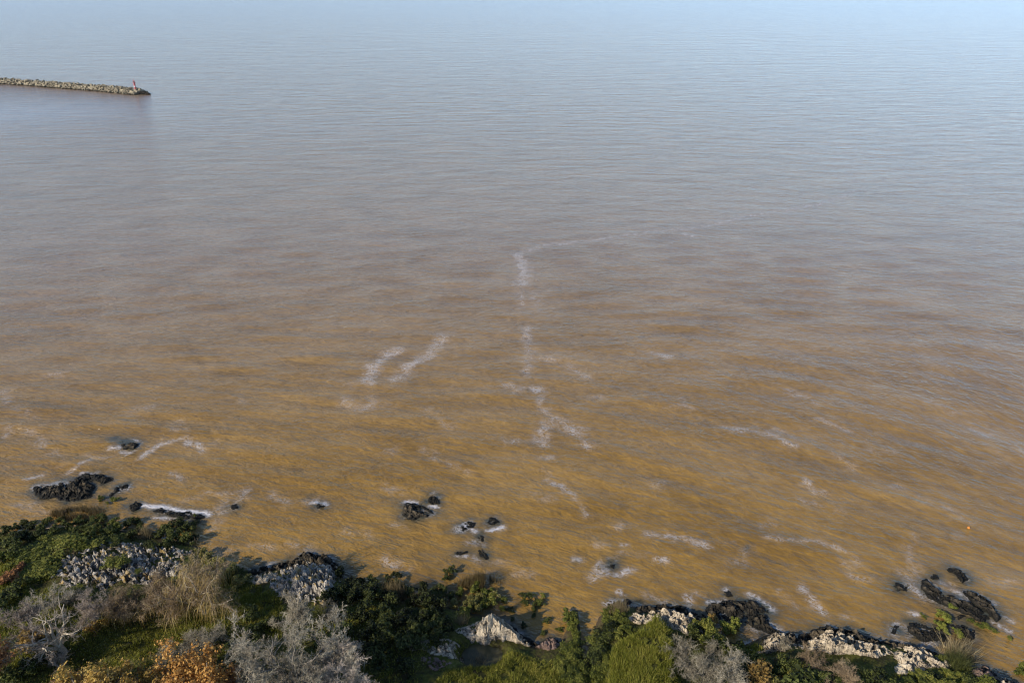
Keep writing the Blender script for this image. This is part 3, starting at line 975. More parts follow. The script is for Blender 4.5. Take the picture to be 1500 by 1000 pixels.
bp_ = JP[0] + (JP[1] - JP[0]) * .12
bc = link('beacon', None, None, (bp_[0], bp_[1], 2.2), 'slim red navigation beacon tower standing near the breakwater tip', 'beacon')
lathe_obj('base', [(1.5, -.6), (1.5, .8), (1.35, .9)], 'concrete', bc)
lathe_obj('tower', [(.72, .9), (.62, 2.6), (.52, 4.6)], 'red', bc)
lathe_obj('band', [(.66, 2.2), (.66, 2.9)], 'white', bc)
lathe_obj('gallery', [(.55, 4.6), (1.0, 4.75), (1.0, 4.9), (.6, 4.9)], 'red', bc)
for i in range(8):
    lathe_obj('rail_post', [(.035, 4.9), (.035, 5.7)], 'red', bc, 6, (.93 * math.cos(i * math.pi / 4), .93 * math.sin(i * math.pi / 4), 0))
lan = lathe_obj('lantern', [(.36, 4.9), (.36, 5.9)], 'glass', bc, 12)
lathe_obj('lantern_roof', [(.5, 5.9), (.3, 6.25), (.05, 6.5)], 'red', lan, 12)
lathe_obj('finial', [(.06, 6.5), (.04, 7.4)], 'red', lan, 6)

bq = at(1419, 773)
bo = link('mooring_float', None, None, (bq[0], bq[1], 0), 'tiny orange float drifting alone on open brown water', 'float')
bo.scale = (.55, .55, .55)
lathe_obj('body', [(.08, -.2), (.26, -.1), (.32, .08), (.26, .26), (.09, .36)], 'orange_float', bo, 14)
lathe_obj('ring', [(.05, .34), (.09, .40), (.05, .46)], 'orange_float', bo, 8)

# ================================================================== PLANTS
def quads_from(P, A, B):
    """diamond leaves: centre P, half axes A (long) and B (short)"""
    n = len(P)
    V = np.stack([P - A, P + B, P + A, P - B], 1).reshape(-1, 3)
    F = np.arange(n * 4).reshape(n, 4)
    return V, F


def rdir(rs, n):
    v = rs.normal(size=(n, 3))
    return v / np.linalg.norm(v, axis=1, keepdims=True)


def perp(rs, D):
    r = rs.normal(size=D.shape)
    r -= (r * D).sum(1, keepdims=True) * D
    return r / (np.linalg.norm(r, axis=1, keepdims=True) + 1e-9)


def leaves(rs, P, Nrm, size, elong=1.7):
    n = len(P)
    Nn = Nrm + rs.normal(0, .55, (n, 3)); Nn /= np.linalg.norm(Nn, axis=1, keepdims=True)
    A = perp(rs, Nn); B = np.cross(Nn, A)
    s = size * rs.uniform(.6, 1.35, (n, 1))
    return quads_from(P, A * s * .5 * elong, B * s * .5)


def cones(rs, P0, P1, r0, r1=.15):
    """three-sided tapered twigs"""
    n = len(P0)
    D = P1 - P0
    L = np.linalg.norm(D, axis=1, keepdims=True) + 1e-9
    D = D / L
    A = perp(rs, D); B = np.cross(D, A)
    r0 = np.broadcast_to(np.asarray(r0).reshape(-1, 1), (n, 1))
    ring0 = [P0 + r0 * (A * math.cos(t) + B * math.sin(t)) for t in (0, 2.094, 4.189)]
    V = np.stack(ring0 + [P1], 1).reshape(-1, 3)
    i = np.arange(n)[:, None] * 4
    F = np.concatenate([i + np.array([[0, 1, 3]]), i + np.array([[1, 2, 3]]), i + np.array([[2, 0, 3]])])
    return V, F


def tubes(lines, k=5):
    parts = []
    for pts, rad in lines:
        pts = np.asarray(pts); n = len(pts)
        T = np.gradient(pts, axis=0); T /= np.linalg.norm(T, axis=1, keepdims=True) + 1e-9
        ref = np.array((.31, .17, .93)) if abs(T[0][2]) < .85 else np.array((.9, .3, .1))
        A = np.cross(T, ref); A /= np.linalg.norm(A, axis=1, keepdims=True) + 1e-9
        B = np.cross(T, A)
        a = np.arange(k) * 2 * math.pi / k
        V = pts[:, None, :] + np.asarray(rad)[:, None, None] * (A[:, None, :] * np.cos(a)[None, :, None] + B[:, None, :] * np.sin(a)[None, :, None])
        id_ = np.arange(n * k).reshape(n, k)
        F = np.stack([id_[:-1], np.roll(id_[:-1], -1, 1), np.roll(id_[1:], -1, 1), id_[1:]], -1).reshape(-1, 4)
        parts.append((V.reshape(-1, 3), F))
    return join_np(parts)


# ---- shrubs: eight shared shapes, unit width about 1 (x,y) and unit height 1
def shrub_shape(seed, n=900, leaf=.085, flat=False, nblob=9):
    rs = np.random.default_rng(seed)
    Ps, Ns = [], []
    C = np.stack([rs.normal(0, .24, nblob), rs.normal(0, .24, nblob), rs.uniform(.18, .8, nblob)], -1)
    C[0] = (rs.normal(0, .08), rs.normal(0, .08), .48)
    Rr = rs.uniform(.10, .27, nblob); Rr[0] = .28
    if flat:
        C[:, 2] = rs.uniform(.25, .55, nblob); Rr *= 1.1
    for c, r in zip(C, Rr):
        m = max(12, int(n * (r * r) / (Rr ** 2).sum()))
        D = rdir(rs, m); D[:, 2] = np.where(D[:, 2] < -.35, -D[:, 2], D[:, 2])
        rad = r * (1 - .5 * rs.random((m, 1)) ** 2) * (1 + .24 * rs.normal(size=(m, 1)))
        Ps.append(c + D * rad * np.array((1, 1, 1.05))); Ns.append(D)
    P = np.concatenate(Ps); Nn = np.concatenate(Ns)
    ok = P[:, 2] > 0.0
    # drop leaves deep inside other blobs
    P, Nn = P[ok], Nn[ok]
    V, F = leaves(rs, P, Nn, leaf)
    lines = []
    for i in range(5):
        t = C[i] * np.array((1, 1, 1.15))
        lines.append((np.array([(t[0] * .1, t[1] * .1, -.18), t * .5 + rs.normal(0, .03, 3), t]), (.035, .02, .008)))
    return (V, F), tubes(lines, 4)


SHRUBS = [shrub_shape(200 + i, n=1100 if i < 6 else 1700, flat=i >= 6, nblob=12 + i % 4, leaf=.085 if i < 6 else .06) for i in range(8)]
SM = {}


def shrub_mesh(i, mat):
    if (i, mat) not in SM:
        SM[i, mat] = (mesh_np('foliage', *SHRUBS[i][0], M[mat]), mesh_np('stem', *SHRUBS[i][1], M['bark_brown']))
    return SM[i, mat]


srs = np.random.default_rng(404)
MARKS = {
    'thicket behind the reed bed': ('{} thicket shrub', [(95, 768, 'nearest the dark reed bed'), (140, 768, 'facing the largest reef'), (200, 775, 'beside the straw coloured reeds'),
        (165, 795, 'touching the grey scree'), (110, 792, 'behind the low spreading bushes'), (10, 815, 'beside the reddish brown bushes'), (30, 780, 'at the open water edge'), (65, 785, 'amid the low spreading bushes')]),
    'shaded bank': ('{} shrub of the tree shaded bank', [(585, 885, 'beside the straw reeds'), (645, 878, 'next to the flooded patch'), (625, 945, 'above the low pale rock'),
        (530, 930, 'under the forked tree'), (560, 975, 'farthest from the water'), (610, 905, 'in its middle'), (655, 925, 'beside the triangular rock')]),
    'undergrowth in the wood': ('{} undergrowth bush', [(70, 970, 'under the twisted pale tree'), (30, 995, 'under the rust orange tree'), (380, 975, 'between orange tree and lichen trees'), (480, 985, 'under the grey lichen trees'),
        (15, 885, 'beside the reddish brown bushes'), (375, 920, 'beside the tall willow'), (150, 890, 'at the foot of the scree'), (235, 985, 'between amber and orange trees'), (485, 935, 'below the tall crag')]),
    'bank beyond the crag': ('{} bank shrub', [(490, 862, 'touching the tall grey crag'), (565, 870, 'beside the straw reeds'), (525, 885, 'below the tall crag towards the lichen trees'), (530, 858, 'at the water edge past the crag')]),
    'narrow hedge': ('{} rounded bush of the narrow hedge', [(836, 905, 'at its seaward tip'), (845, 935, 'in its middle'), (846, 965, 'where it widens'), (838, 992, 'at its landward end'), (820, 978, 'touching the rough grass')]),
    'hedge by the turf mound': ('{} rounded bush of the turf mound hedge', [(890, 898, 'at its seaward tip'), (910, 908, 'touching the pale ledge'), (890, 935, 'in its middle'), (878, 985, 'at its landward end'), (908, 928, 'against the mound')]),
    'low bushes behind the thicket': ('{} low spreading bush', [(110, 802, 'touching the grey scree'), (65, 810, 'behind the thicket'), (40, 840, 'beside the reddish brown bushes')]),
    'tufts in the water': ('{} tuft in brown water', [(742, 888, 'off the triangular rock'), (780, 884, 'in the loose cluster off the hedge'), (800, 925, 'off the reddish brown rock pile')]),
    'flooded patch': ('{} shrub of the flooded patch', [(715, 872, 'at the foot of the brown reeds'), (680, 900, 'beside the triangular rock'), (680, 875, 'next to the shaded bank'), (705, 886, 'in its middle')]),
}


def shrub(px, py, w, mat, label, group, hf=.75, flat=False, name='shrub'):
    """w: width in photo px; py: the foot on the ground"""
    g = ground(px, py)
    W = w * mpp(px, py) * srs.uniform(.92, 1.12)
    i = int(srs.integers(6, 8)) if flat else int(srs.integers(0, 6))
    f, s = shrub_mesh(i, mat)
    tone = {'dark_green': 'dark green', 'mid_green': 'mid green', 'shade_darkened_green': 'shade darkened green', 'olive': 'olive', 'lime': 'yellow green'}.get(mat, mat)
    size = 'small' if w < 15 else 'fair sized' if w < 21 else 'large' if w < 29 else 'very large'
    if group in MARKS:
        fm_, mk = MARKS[group]
        label = fm_ + ' ' + min(mk, key=lambda q: (q[0] - px) ** 2 + 1.7 * (q[1] - py) ** 2)[2]
    label = label.format(size + ' ' + tone)
    o = link(name, None, None, (g[0], g[1], max(g[2], 0) - .03), label, 'shrub', group)
    o.rotation_euler = (0, 0, srs.uniform(0, 6.28))
    o.scale = (W * .86, W * .86, W * .85 * hf * srs.uniform(.85, 1.15))
    link('foliage', f, o); link('stem', s, o)
    return o


LB = '{} shrub in the dense thicket behind the dark reed bed'
for x, y, w in [(10, 782, 20), (24, 776, 18), (36, 770, 16), (47, 775, 18), (56, 787, 20), (70, 768, 16), (80, 780, 20), (95, 792, 20), (64, 776, 15), (101, 773, 18),
                (115, 768, 20), (127, 778, 20), (140, 768, 18), (152, 763, 16), (136, 787, 20), (160, 783, 20), (176, 778, 18), (186, 771, 16), (201, 765, 18),
                (191, 788, 18), (175, 797, 20), (206, 778, 16), (150, 797, 20), (122, 792, 18), (12, 802, 26), (30, 792, 22), (5, 822, 24), (20, 815, 24),
                (-8, 800, 26), (88, 766, 14), (112, 780, 16), (166, 768, 14), (40, 786, 20), (148, 778, 16), (68, 792, 22), (105, 788, 16)]:
    shrub(x, y, w, 'dark_green' if srs.random() < .75 else 'mid_green', LB, 'thicket behind the reed bed')
LB = '{} low spreading bush between the reed side thicket and grey scree'
for x, y, w in [(58, 806, 42), (38, 820, 44), (74, 822, 40), (100, 800, 48), (118, 806, 40), (62, 842, 44), (82, 808, 40), (45, 842, 36), (30, 838, 34)]:
    shrub(x, y, w, 'mid_green', LB, 'low bushes behind the thicket', .32, True)
LB = '{} shrub in the clump at the seaward end of the scree'
for x, y, w in [(235, 788, 20), (250, 778, 20), (262, 772, 20), (275, 778, 22), (285, 768, 14), (255, 793, 22), (270, 797, 20), (245, 801, 18), (215, 803, 16), (223, 806, 14), (284, 790, 14)]:
    shrub(x, y, w, 'dark_green', LB, 'clump at the end of the scree', .85)
LB = '{} bush on the bank behind the tall willow'
for x, y, w in [(305, 822, 22), (322, 832, 24), (338, 838, 22), (352, 842, 20), (330, 850, 26), (350, 858, 24), (308, 838, 22), (362, 850, 18), (295, 812, 18)]:
    shrub(x, y, w, 'olive' if srs.random() < .6 else 'dark_green', LB, 'bank behind the tall willow', .7)
LB = '{} tuft on a rock awash near the foaming rock strip'
for x, y, w in [(148, 731, 10), (168, 734, 13), (286, 757, 8), (158, 738, 6)]:
    shrub(x, y, w, 'mid_green', LB, 'tufts off the thicket', .6)
LB = '{} cushion bush growing on top of the grey scree'
for x, y, w in [(165, 828, 26), (178, 824, 22), (110, 868, 24), (186, 822, 14), (203, 838, 12)]:
    o = shrub(x, y, w, 'mid_green', LB, 'cushions on the scree', .45, True)
    o.location.z = 2.5 if y < 850 else 2.2
    p = at(x, y, o.location.z + .1); o.location = p
LB = '{} shrub on the bank between the tall crag and straw reeds'
for x, y, w in [(497, 845, 22), (510, 858, 26), (525, 865, 26), (536, 874, 28), (551, 872, 28), (545, 856, 18), (561, 866, 22), (540, 886, 28), (515, 878, 28), (490, 880, 26),
                (481, 874, 20), (505, 868, 22), (528, 852, 14), (572, 868, 18), (565, 882, 26)]:
    shrub(x, y, w, 'shade_darkened_green', LB, 'bank beyond the crag', .8)
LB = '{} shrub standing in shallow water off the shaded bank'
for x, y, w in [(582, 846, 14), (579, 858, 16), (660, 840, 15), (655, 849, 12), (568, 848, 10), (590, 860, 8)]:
    shrub(x, y, w, 'shade_darkened_green', LB, 'shrubs in the shallows', .8)
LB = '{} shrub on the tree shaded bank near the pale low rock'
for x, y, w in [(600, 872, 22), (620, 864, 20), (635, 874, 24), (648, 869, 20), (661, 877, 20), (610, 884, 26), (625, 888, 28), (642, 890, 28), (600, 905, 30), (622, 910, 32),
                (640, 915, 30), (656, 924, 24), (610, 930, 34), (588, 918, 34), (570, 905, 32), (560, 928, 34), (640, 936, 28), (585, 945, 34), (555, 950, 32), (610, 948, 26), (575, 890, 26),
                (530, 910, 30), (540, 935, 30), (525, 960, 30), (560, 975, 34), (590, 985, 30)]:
    shrub(x, y, w, 'shade_darkened_green', LB, 'shaded bank', .8)
LB = '{} shrub in the flooded patch behind the triangular rock'
for x, y, w in [(674, 871, 14), (697, 866, 20), (712, 873, 18), (723, 875, 20), (694, 891, 24), (681, 898, 18), (708, 890, 20), (719, 884, 18), (688, 878, 14), (676, 905, 16), (702, 878, 14), (668, 888, 14)]:
    shrub(x, y, w, 'mid_green' if srs.random() < .6 else 'olive', LB, 'flooded patch', .8)
LB = '{} tuft standing in water between triangular rock and narrow hedge'
for x, y, w in [(737, 880, 14), (735, 893, 12), (746, 895, 12), (767, 874, 12), (776, 874, 12), (770, 884, 12), (796, 874, 9), (790, 887, 14), (783, 892, 12), (782, 903, 9), (801, 910, 12),
                (767, 916, 10), (819, 923, 9), (797, 929, 10), (751, 908, 7), (785, 880, 7)]:
    shrub(x, y, w, 'dark_green' if srs.random() < .6 else 'mid_green', LB, 'tufts in the water', .6)
LB = '{} rounded bush in the narrow hedge running out into the water'
for x, y, w in [(832, 905, 20), (840, 908, 18), (837, 916, 18), (843, 925, 16), (845, 934, 18), (846, 944, 18), (838, 954, 26), (846, 962, 28), (836, 968, 28), (850, 978, 24), (842, 986, 28), (832, 995, 26), (848, 998, 26), (822, 985, 24), (818, 972, 18)]:
    shrub(x, y, w, 'mid_green', LB, 'narrow hedge', .62, y > 945)
LB = '{} rounded bush in the hedge beside the bright turf mound'
for x, y, w in [(886, 938, 34), (896, 932, 26), (878, 956, 34), (886, 964, 28), (874, 974, 32), (884, 982, 28), (872, 990, 30), (889, 912, 22), (898, 918, 20), (905, 905, 18), (904, 930, 24), (912, 912, 20), (886, 898, 14), (896, 896, 16), (878, 944, 26), (918, 925, 18)]:
    shrub(x, y, w, 'mid_green' if srs.random() < .7 else 'dark_green', LB, 'hedge by the turf mound', .6, w > 25)
LB = '{} bush in the gap between pale ledge and black rock shelf'
for x, y, w in [(1019, 930, 22), (1030, 920, 20), (1040, 935, 24), (1050, 946, 24), (1060, 950, 22), (1034, 946, 22), (1070, 962, 24), (1082, 972, 24), (1094, 982, 24), (1088, 960, 20), (1098, 968, 20), (1080, 950, 16)]:
    shrub(x, y, w, 'dark_green' if srs.random() < .5 else 'mid_green', LB, 'gap beside the pale ledge', .8)
LB = '{} bush on the inner edge of the black rock shelf'
for x, y, w in [(1060, 922, 18), (1070, 924, 20), (1080, 918, 16), (1074, 912, 12)]:
    shrub(x, y, w, 'lime', LB, 'bushes on the black shelf', .8)
shrub(1046, 911, 13, 'ochre', 'small orange ochre bush in front of the black rock shelf', None, 1.0)
LB = '{} bush in shade below the rubbly pale rock'
for x, y, w in [(1110, 976, 30), (1126, 980, 30), (1100, 990, 30), (1145, 978, 28), (1090, 1000, 30), (1160, 976, 24)]:
    shrub(x, y, w, 'dark_green', LB, 'bushes below the rubbly rock', .7)
shrub(1170, 1006, 62, 'dark_green', 'large round dark green bush below the straw coloured bank', None, .7)
shrub(1200, 1012, 44, 'dark_green', 'dark green bush squeezed between the round bush and the brown twiggy shrub', None, .7)
shrub(1116, 1008, 44, 'ochre', 'ochre leaved bush beside the olive bush near the round dark bush', None, .8)
shrub(1136, 1010, 36, 'olive', 'olive bush between the ochre bush and the large round dark bush', None, .8)
LB = '{} tuft rooted on the black rocks of the tufted reef'
for x, y, w in [(1393, 891, 11), (1381, 902, 14), (1386, 910, 16), (1375, 916, 14), (1379, 920, 12), (1385, 927, 10), (1401, 926, 14), (1405, 932, 14), (1372, 902, 8)]:
    shrub(x, y, w, 'lime', LB, 'tufts on the tufted reef', .7)
LB = '{} weed clump awash beside the tufted reef'
for x, y, w in [(1421, 909, 12), (1437, 918, 14), (1446, 920, 14), (1458, 926, 8), (1478, 935, 10), (1352, 903, 8), (1430, 915, 9)]:
    shrub(x, y, w, 'mid_green', LB, 'weed beside the tufted reef', .4)
LB = '{} bush on the bank below the sloping pale slab'
for x, y, w in [(1350, 996, 28), (1372, 994, 26), (1392, 990, 24), (1405, 978, 22), (1330, 1006, 30), (1410, 992, 22), (1380, 1008, 30), (1425, 1004, 26), (1450, 1012, 30), (1356, 1012, 30)]:
    shrub(x, y, w, 'mid_green' if srs.random() < .6 else 'dark_green', LB, 'bank below the slab', .42)
shrub(1380, 968, 14, 'mid_green', 'small green bush wedged on the pale sloping slab', None, .6)
LB = '{} bush in the shaded hollow between brown shrub and pale lump'
for x, y, w in [(1262, 992, 30), (1285, 998, 32), (1270, 1008, 34), (1300, 1012, 30)]:
    shrub(x, y, w, 'dark_green', LB, 'bushes in the shaded hollow', .6)
LB = '{} water plant clump off the brown broken rock'
for x, y, w in [(1494, 986, 18), (1500, 978, 16), (1508, 990, 20)]:
    shrub(x, y, w, 'mid_green', LB, 'water plants at the shore end', .6)
# bits of undergrowth in the wood
LB = '{} undergrowth bush in the shade of the autumn wood'
for x, y, w in [(20, 905, 34), (40, 945, 30), (70, 965, 34), (45, 985, 36), (15, 1000, 36), (90, 990, 26), (370, 905, 28), (365, 930, 30), (400, 915, 26), (375, 965, 36), (360, 990, 30),
                (395, 995, 36), (440, 1000, 40), (490, 985, 40), (515, 1000, 36), (470, 945, 30), (500, 930, 30), (235, 985, 30), (350, 950, 26), (20, 870, 30), (0, 890, 30), (130, 880, 24), (170, 905, 22)]:
    shrub(x, y, w, 'dark_green', LB, 'undergrowth in the wood', .6)
shrub(143, 925, 22, 'amber', 'small amber leaved bush lit by sun in the shaded meadow', None, .9)
shrub(50, 952, 44, 'ochre', 'ochre leaved bush behind the rust orange tree with the pale limb', None, .8)
shrub(15, 850, 36, 'rust', 'larger reddish brown bush beside the low green bushes', None, .6)
shrub(32, 835, 22, 'rust', 'smaller reddish brown bush beside the low green bushes', None, .6)
shrub(420, 990, 18, 'lime', 'small lime green bush among the grey lichen trees', None, 1.0)

# ---- reeds
def reed_mesh(seed, n, w, d, h, mat, lean=.25, width=.05):
    rs = np.random.default_rng(seed)
    a = rs.uniform(0, 6.28, n); r = np.sqrt(rs.random(n))
    r = r * (.55 + .75 * vnoise(a * 2.2, a * 0 + seed, seed))
    P = np.stack([w * .5 * r * np.cos(a), d * .5 * r * np.sin(a), np.full(n, -.15)], -1)
    P[:, :2] += rs.normal(0, .25, (n, 2))
    ok = vnoise(P[:, 0] * 1.1 + 50, P[:, 1] * 1.1 + 50, seed) > (.33 if seed < 3 else -1)
    P = P[ok]; r = r[ok]; n = len(P)
    H = h * rs.uniform(.35, 1.1, n) * (1 - .5 * r * r)
    T = P + np.stack([rs.normal(0, lean, n) * H, rs.normal(0, lean, n) * H, H + .15], -1)
    V, F = cones(rs, P, T, width * .5)
    return mesh_np('reeds', V, F, M[mat])


def reeds(px, py, w_px, d_m, h, n, mat, label, seed, lean=.18, group=None):
    g = ground(px, py)
    o = link('reed_clump', reed_mesh(seed, n, w_px * mpp(px, py), d_m, h, mat, lean), None, (g[0], g[1], max(g[2], -.02)), label, 'reeds', group)
    return o


reeds(114, 754, 96, 2.4, 1.5, 1500, 'reed', 'dark brown reed bed in water between the largest reef and the thicket', 1, .12)
reeds(702, 856, 56, 2.0, 2.0, 1700, 'reed', 'brown reed clump standing in water behind the olive shrubs', 2, .14)
reeds(576, 874, 34, 1.6, 2.6, 900, 'straw', 'straw coloured reed clump on the edge of the shaded bank', 3, .12)
reeds(214, 786, 20, 1.3, 1.7, 500, 'straw', 'straw coloured reeds between the thicket and the scree clump', 4, .15)
reeds(90, 815, 44, 1.2, 1.0, 900, 'straw', 'strip of dry pale grass above the grey scree', 5, .3)
reeds(1402, 960, 40, 1.8, 2.4, 420, 'straw', 'spiky straw coloured shrub of dry stalks by the pale slab', 6, .45)
reeds(1400, 975, 34, 1.8, 1.8, 700, 'green_reed', 'spiky green rushes under the dry stalks by the pale slab', 7, .4)
reeds(703, 972, 26, .8, 1.2, 200, 'straw', 'thin dry reeds on the near rim of the small pool', 8, .25)
reeds(905, 893, 24, 1.2, 1.5, 420, 'straw', 'dry reeds beside the surf washed rock at the hedge tip', 9, .25)
reeds(990, 948, 30, 1.2, 1.2, 500, 'straw', 'dry brown reeds under the pale ledge by the turf mound', 10, .4)
reeds(1150, 972, 60, 1.2, .5, 1500, 'straw', 'pale dry grass strip below the rubbly pale rock', 11, .5)
reeds(612, 884, 14, 1.0, 1.6, 260, 'straw', 'thin dry stalks among shrubs of the central bank', 12, .2)
reeds(676, 912, 12, .8, 1.4, 200, 'straw', 'dry stalks by the low flank of the triangular rock', 13, .25)


# ---- trees
def grow(rs, p0, d0, L, r0, nseg=6, wob=.22, bend=(0, 0, 0)):
    pts = [np.array(p0, float)]; d = np.array(d0, float); d /= np.linalg.norm(d)
    for i in range(nseg):
        d = d + rs.normal(0, wob, 3) + np.array(bend) / nseg
        d /= np.linalg.norm(d)
        pts.append(pts[-1] + d * L / nseg)
    return np.array(pts), np.linspace(r0, r0 * .22, nseg + 1)


def skeleton(seed, h, spread, nlimb=5, lean=(0, 0), trunk=.25, thick=.16, wob=.22, sub=6, upright=.6):
    rs = np.random.default_rng(seed)
    lines0, lines1, lines2 = [], [], []
    tp, tr = grow(rs, (0, 0, -.4), (lean[0], lean[1], 1), h * trunk + .4, thick, 4, .08)
    lines0.append((tp, np.linspace(thick * 1.25, thick * .9, len(tp))))
    top = tp[-1]
    for i in range(nlimb):
        a = 6.283 * (i + rs.uniform(-.3, .3)) / nlimb
        q_ = rs.uniform(.55, 1.1)
        d = np.array((math.cos(a) * spread * .5 * q_, math.sin(a) * spread * .5 * q_, h * (1 - trunk) * (1.15 - .35 * q_)))
        L = np.linalg.norm(d) * rs.uniform(.75, .95)
        l1 = grow(rs, top - (0, 0, rs.uniform(0, .3)), d, L, thick * .62, 7, wob)
        lines0.append(l1)
        for j in range(sub):
            k = rs.integers(2, 7)
            q = l1[0][k]; dd = l1[0][k] - l1[0][k - 1]; dd = dd / np.linalg.norm(dd)
            d2 = dd * .7 + rs.normal(0, .6, 3) + (0, 0, .15)
            l2 = grow(rs, q, d2, L * rs.uniform(.3, .55), max(.02, l1[1][k] * .6), 5, wob)
            lines1.append(l2)
            for m in range(4):
                k2 = rs.integers(1, 6)
                d3 = (l2[0][k2] - l2[0][k2 - 1]); d3 = d3 / np.linalg.norm(d3) * .6 + rs.normal(0, .6, 3) + (0, 0, .1)
                lines2.append(grow(rs, l2[0][k2], d3, L * rs.uniform(.12, .26), .016, 3, wob))
    return lines0, lines1, lines2, rs


def twig_cloud(rs, lines, n, L, r=.013, up=.15, sub=4):
    """fine twigs sprouting along the given branches, each with side twigs"""
    segs = np.concatenate([np.stack([l[0][:-1], l[0][1:]], 1) for l in lines])
    w = np.linalg.norm(segs[:, 1] - segs[:, 0], axis=1); w /= w.sum()
    i = rs.choice(len(segs), n, p=w)
    t = rs.random((n, 1))
    P = segs[i, 0] * (1 - t) + segs[i, 1] * t
    D = segs[i, 1] - segs[i, 0]; D /= np.linalg.norm(D, axis=1, keepdims=True)
    D = D * .7 + rs.normal(0, .6, (n, 3)) + (0, 0, up); D /= np.linalg.norm(D, axis=1, keepdims=True)
    Ls = L * rs.uniform(.5, 1.3, (n, 1))
    T = P + D * Ls
    parts = [cones(rs, P, T, r)]
    for k in range(sub):
        t = rs.uniform(.2, .95, (n, 1)); Q = P + D * Ls * t
        D2 = D * .6 + rs.normal(0, .6, (n, 3)); D2 /= np.linalg.norm(D2, axis=1, keepdims=True)
        parts.append(cones(rs, Q, Q + D2 * Ls * rs.uniform(.3, .65, (n, 1)), r * .75))
    V, F = join_np(parts)
    return V, F, T


def bare_tree(px, py, h, spread, mat, bark, label, seed, n=1500, nlimb=5, L=.6, name='bare_tree', trunk=.25, thick=.16, lean=(0, 0), sub=6, r=.013, wob=.22, upright=.6, group=None):
    g = ground(px, py)
    l0, l1, l2, rs = skeleton(seed, h, spread, nlimb, lean, trunk, thick, wob, sub, upright)
    o = link(name, None, None, (g[0], g[1], g[2]), label, 'tree' if 'tree' in name or 'willow' in name else 'shrub', group)
    V, F = tubes(l0 + l1, 5)
    link('trunk', mesh_np('trunk', V, F, M[bark], True), o)
    V, F, T = twig_cloud(rs, l2 if name == 'bare_tree' else l1 + l2, n, L * (.72 if name == 'bare_tree' else 1), r)
    V2, F2 = tubes(l2, 3)
    F2t = np.concatenate([F2[:, :3], F2[:, [0, 2, 3]]])
    V, F = join_np([(V, F), (V2, F2t)])
    link('crown', mesh_np('crown', V, F, M[mat]), o)
    return o, l0, l1, l2, rs, T


def leafy_tree(px, py, h, spread, mat, label, seed, n=5000, leaf=.17, nlimb=6, bark='bark_grey', trunk=.25, thick=.2):
    g = ground(px, py)
    l0, l1, l2, rs = skeleton(seed, h, spread, nlimb, (0, 0), trunk, thick, .22, 7)
    o = link('autumn_tree', None, None, (g[0], g[1], g[2]), label, 'tree')
    V, F = tubes(l0 + l1, 5)
    link('trunk', mesh_np('trunk', V, F, M[bark], True), o)
    segs = np.concatenate([l[0][1:] for l in l2] + [l[0][2:] for l in l1])
    i = rs.integers(0, len(segs), n)
    off = rs.normal(0, .17, (n, 3))
    P = segs[i] + off
    V, F = leaves(rs, P, off / .25 + (0, 0, .8), leaf, 1.4)
    Vt, Ft, _ = twig_cloud(rs, l1 + l2, 500, .5)
    c = link('crown', mesh_np('crown', V, F, M[mat]), o)
    link('twigs', mesh_np('twigs', Vt, Ft, M['brown_twig']), c)
    return o


def strands(rs, lines, n, Lmin, Lmax, seg=6, w=.022):
    segs = np.concatenate([np.stack([l[0][:-1], l[0][1:]], 1) for l in lines])
    i = rs.integers(0, len(segs), n); t = rs.random((n, 1))
    P = segs[i, 0] * (1 - t) + segs[i, 1] * t
    D = rs.normal(0, .7, (n, 3)); D[:, 2] = rs.uniform(-.1, .7, n)
    L = rs.uniform(Lmin, Lmax, (n, 1))
    L = np.minimum(L, np.maximum(.5, P[:, 2:3] * .95 + .3))
    side = rdir(rs, n); side[:, 2] *= .2; side /= np.linalg.norm(side, axis=1, keepdims=True)
    rows = []
    Q = P.copy()
    for k in range(seg + 1):
        ww = w * (1 - .75 * k / seg)
        rows.append((Q - side * ww, Q + side * ww))
        D = D + np.array((0, 0, -.75)) + rs.normal(0, .12, (n, 3)); D /= np.linalg.norm(D, axis=1, keepdims=True)
        Q = Q + D * L / seg
    V = np.stack([x for r_ in rows for x in r_], 1).reshape(-1, 3)
    base = np.arange(n)[:, None] * (2 * (seg + 1))
    F = np.concatenate([base + np.array([[2 * k, 2 * k + 1, 2 * k + 3, 2 * k + 2]]) for k in range(seg)])
    return V, F


def willow(px, py, h, spread, label, seed, n, lean=(0, 0), nlimb=6, bark='bark_pale', thick=.17, upright=.9, Lmax=4.2, trunk=.12):
    g = ground(px, py)
    l0, l1, l2, rs = skeleton(seed, h, spread, nlimb, lean, trunk, thick, .13, 6, upright)
    o = link('willow_tree', None, None, (g[0], g[1], g[2]), label, 'tree')
    V, F = tubes(l0 + l1, 5)
    link('trunk', mesh_np('trunk', V, F, M[bark], True), o)
    V, F = strands(rs, l1 + l2, n, .8, Lmax, 6, .015)
    c = link('crown', mesh_np('crown', V, F, M['gold_twig']), o)
    Vt, Ft, _ = twig_cloud(rs, l0[1:] + l1 + l2, 2600, .6, .012)
    link('twigs', mesh_np('twigs', Vt, Ft, M['brown_twig']), c)
    return o


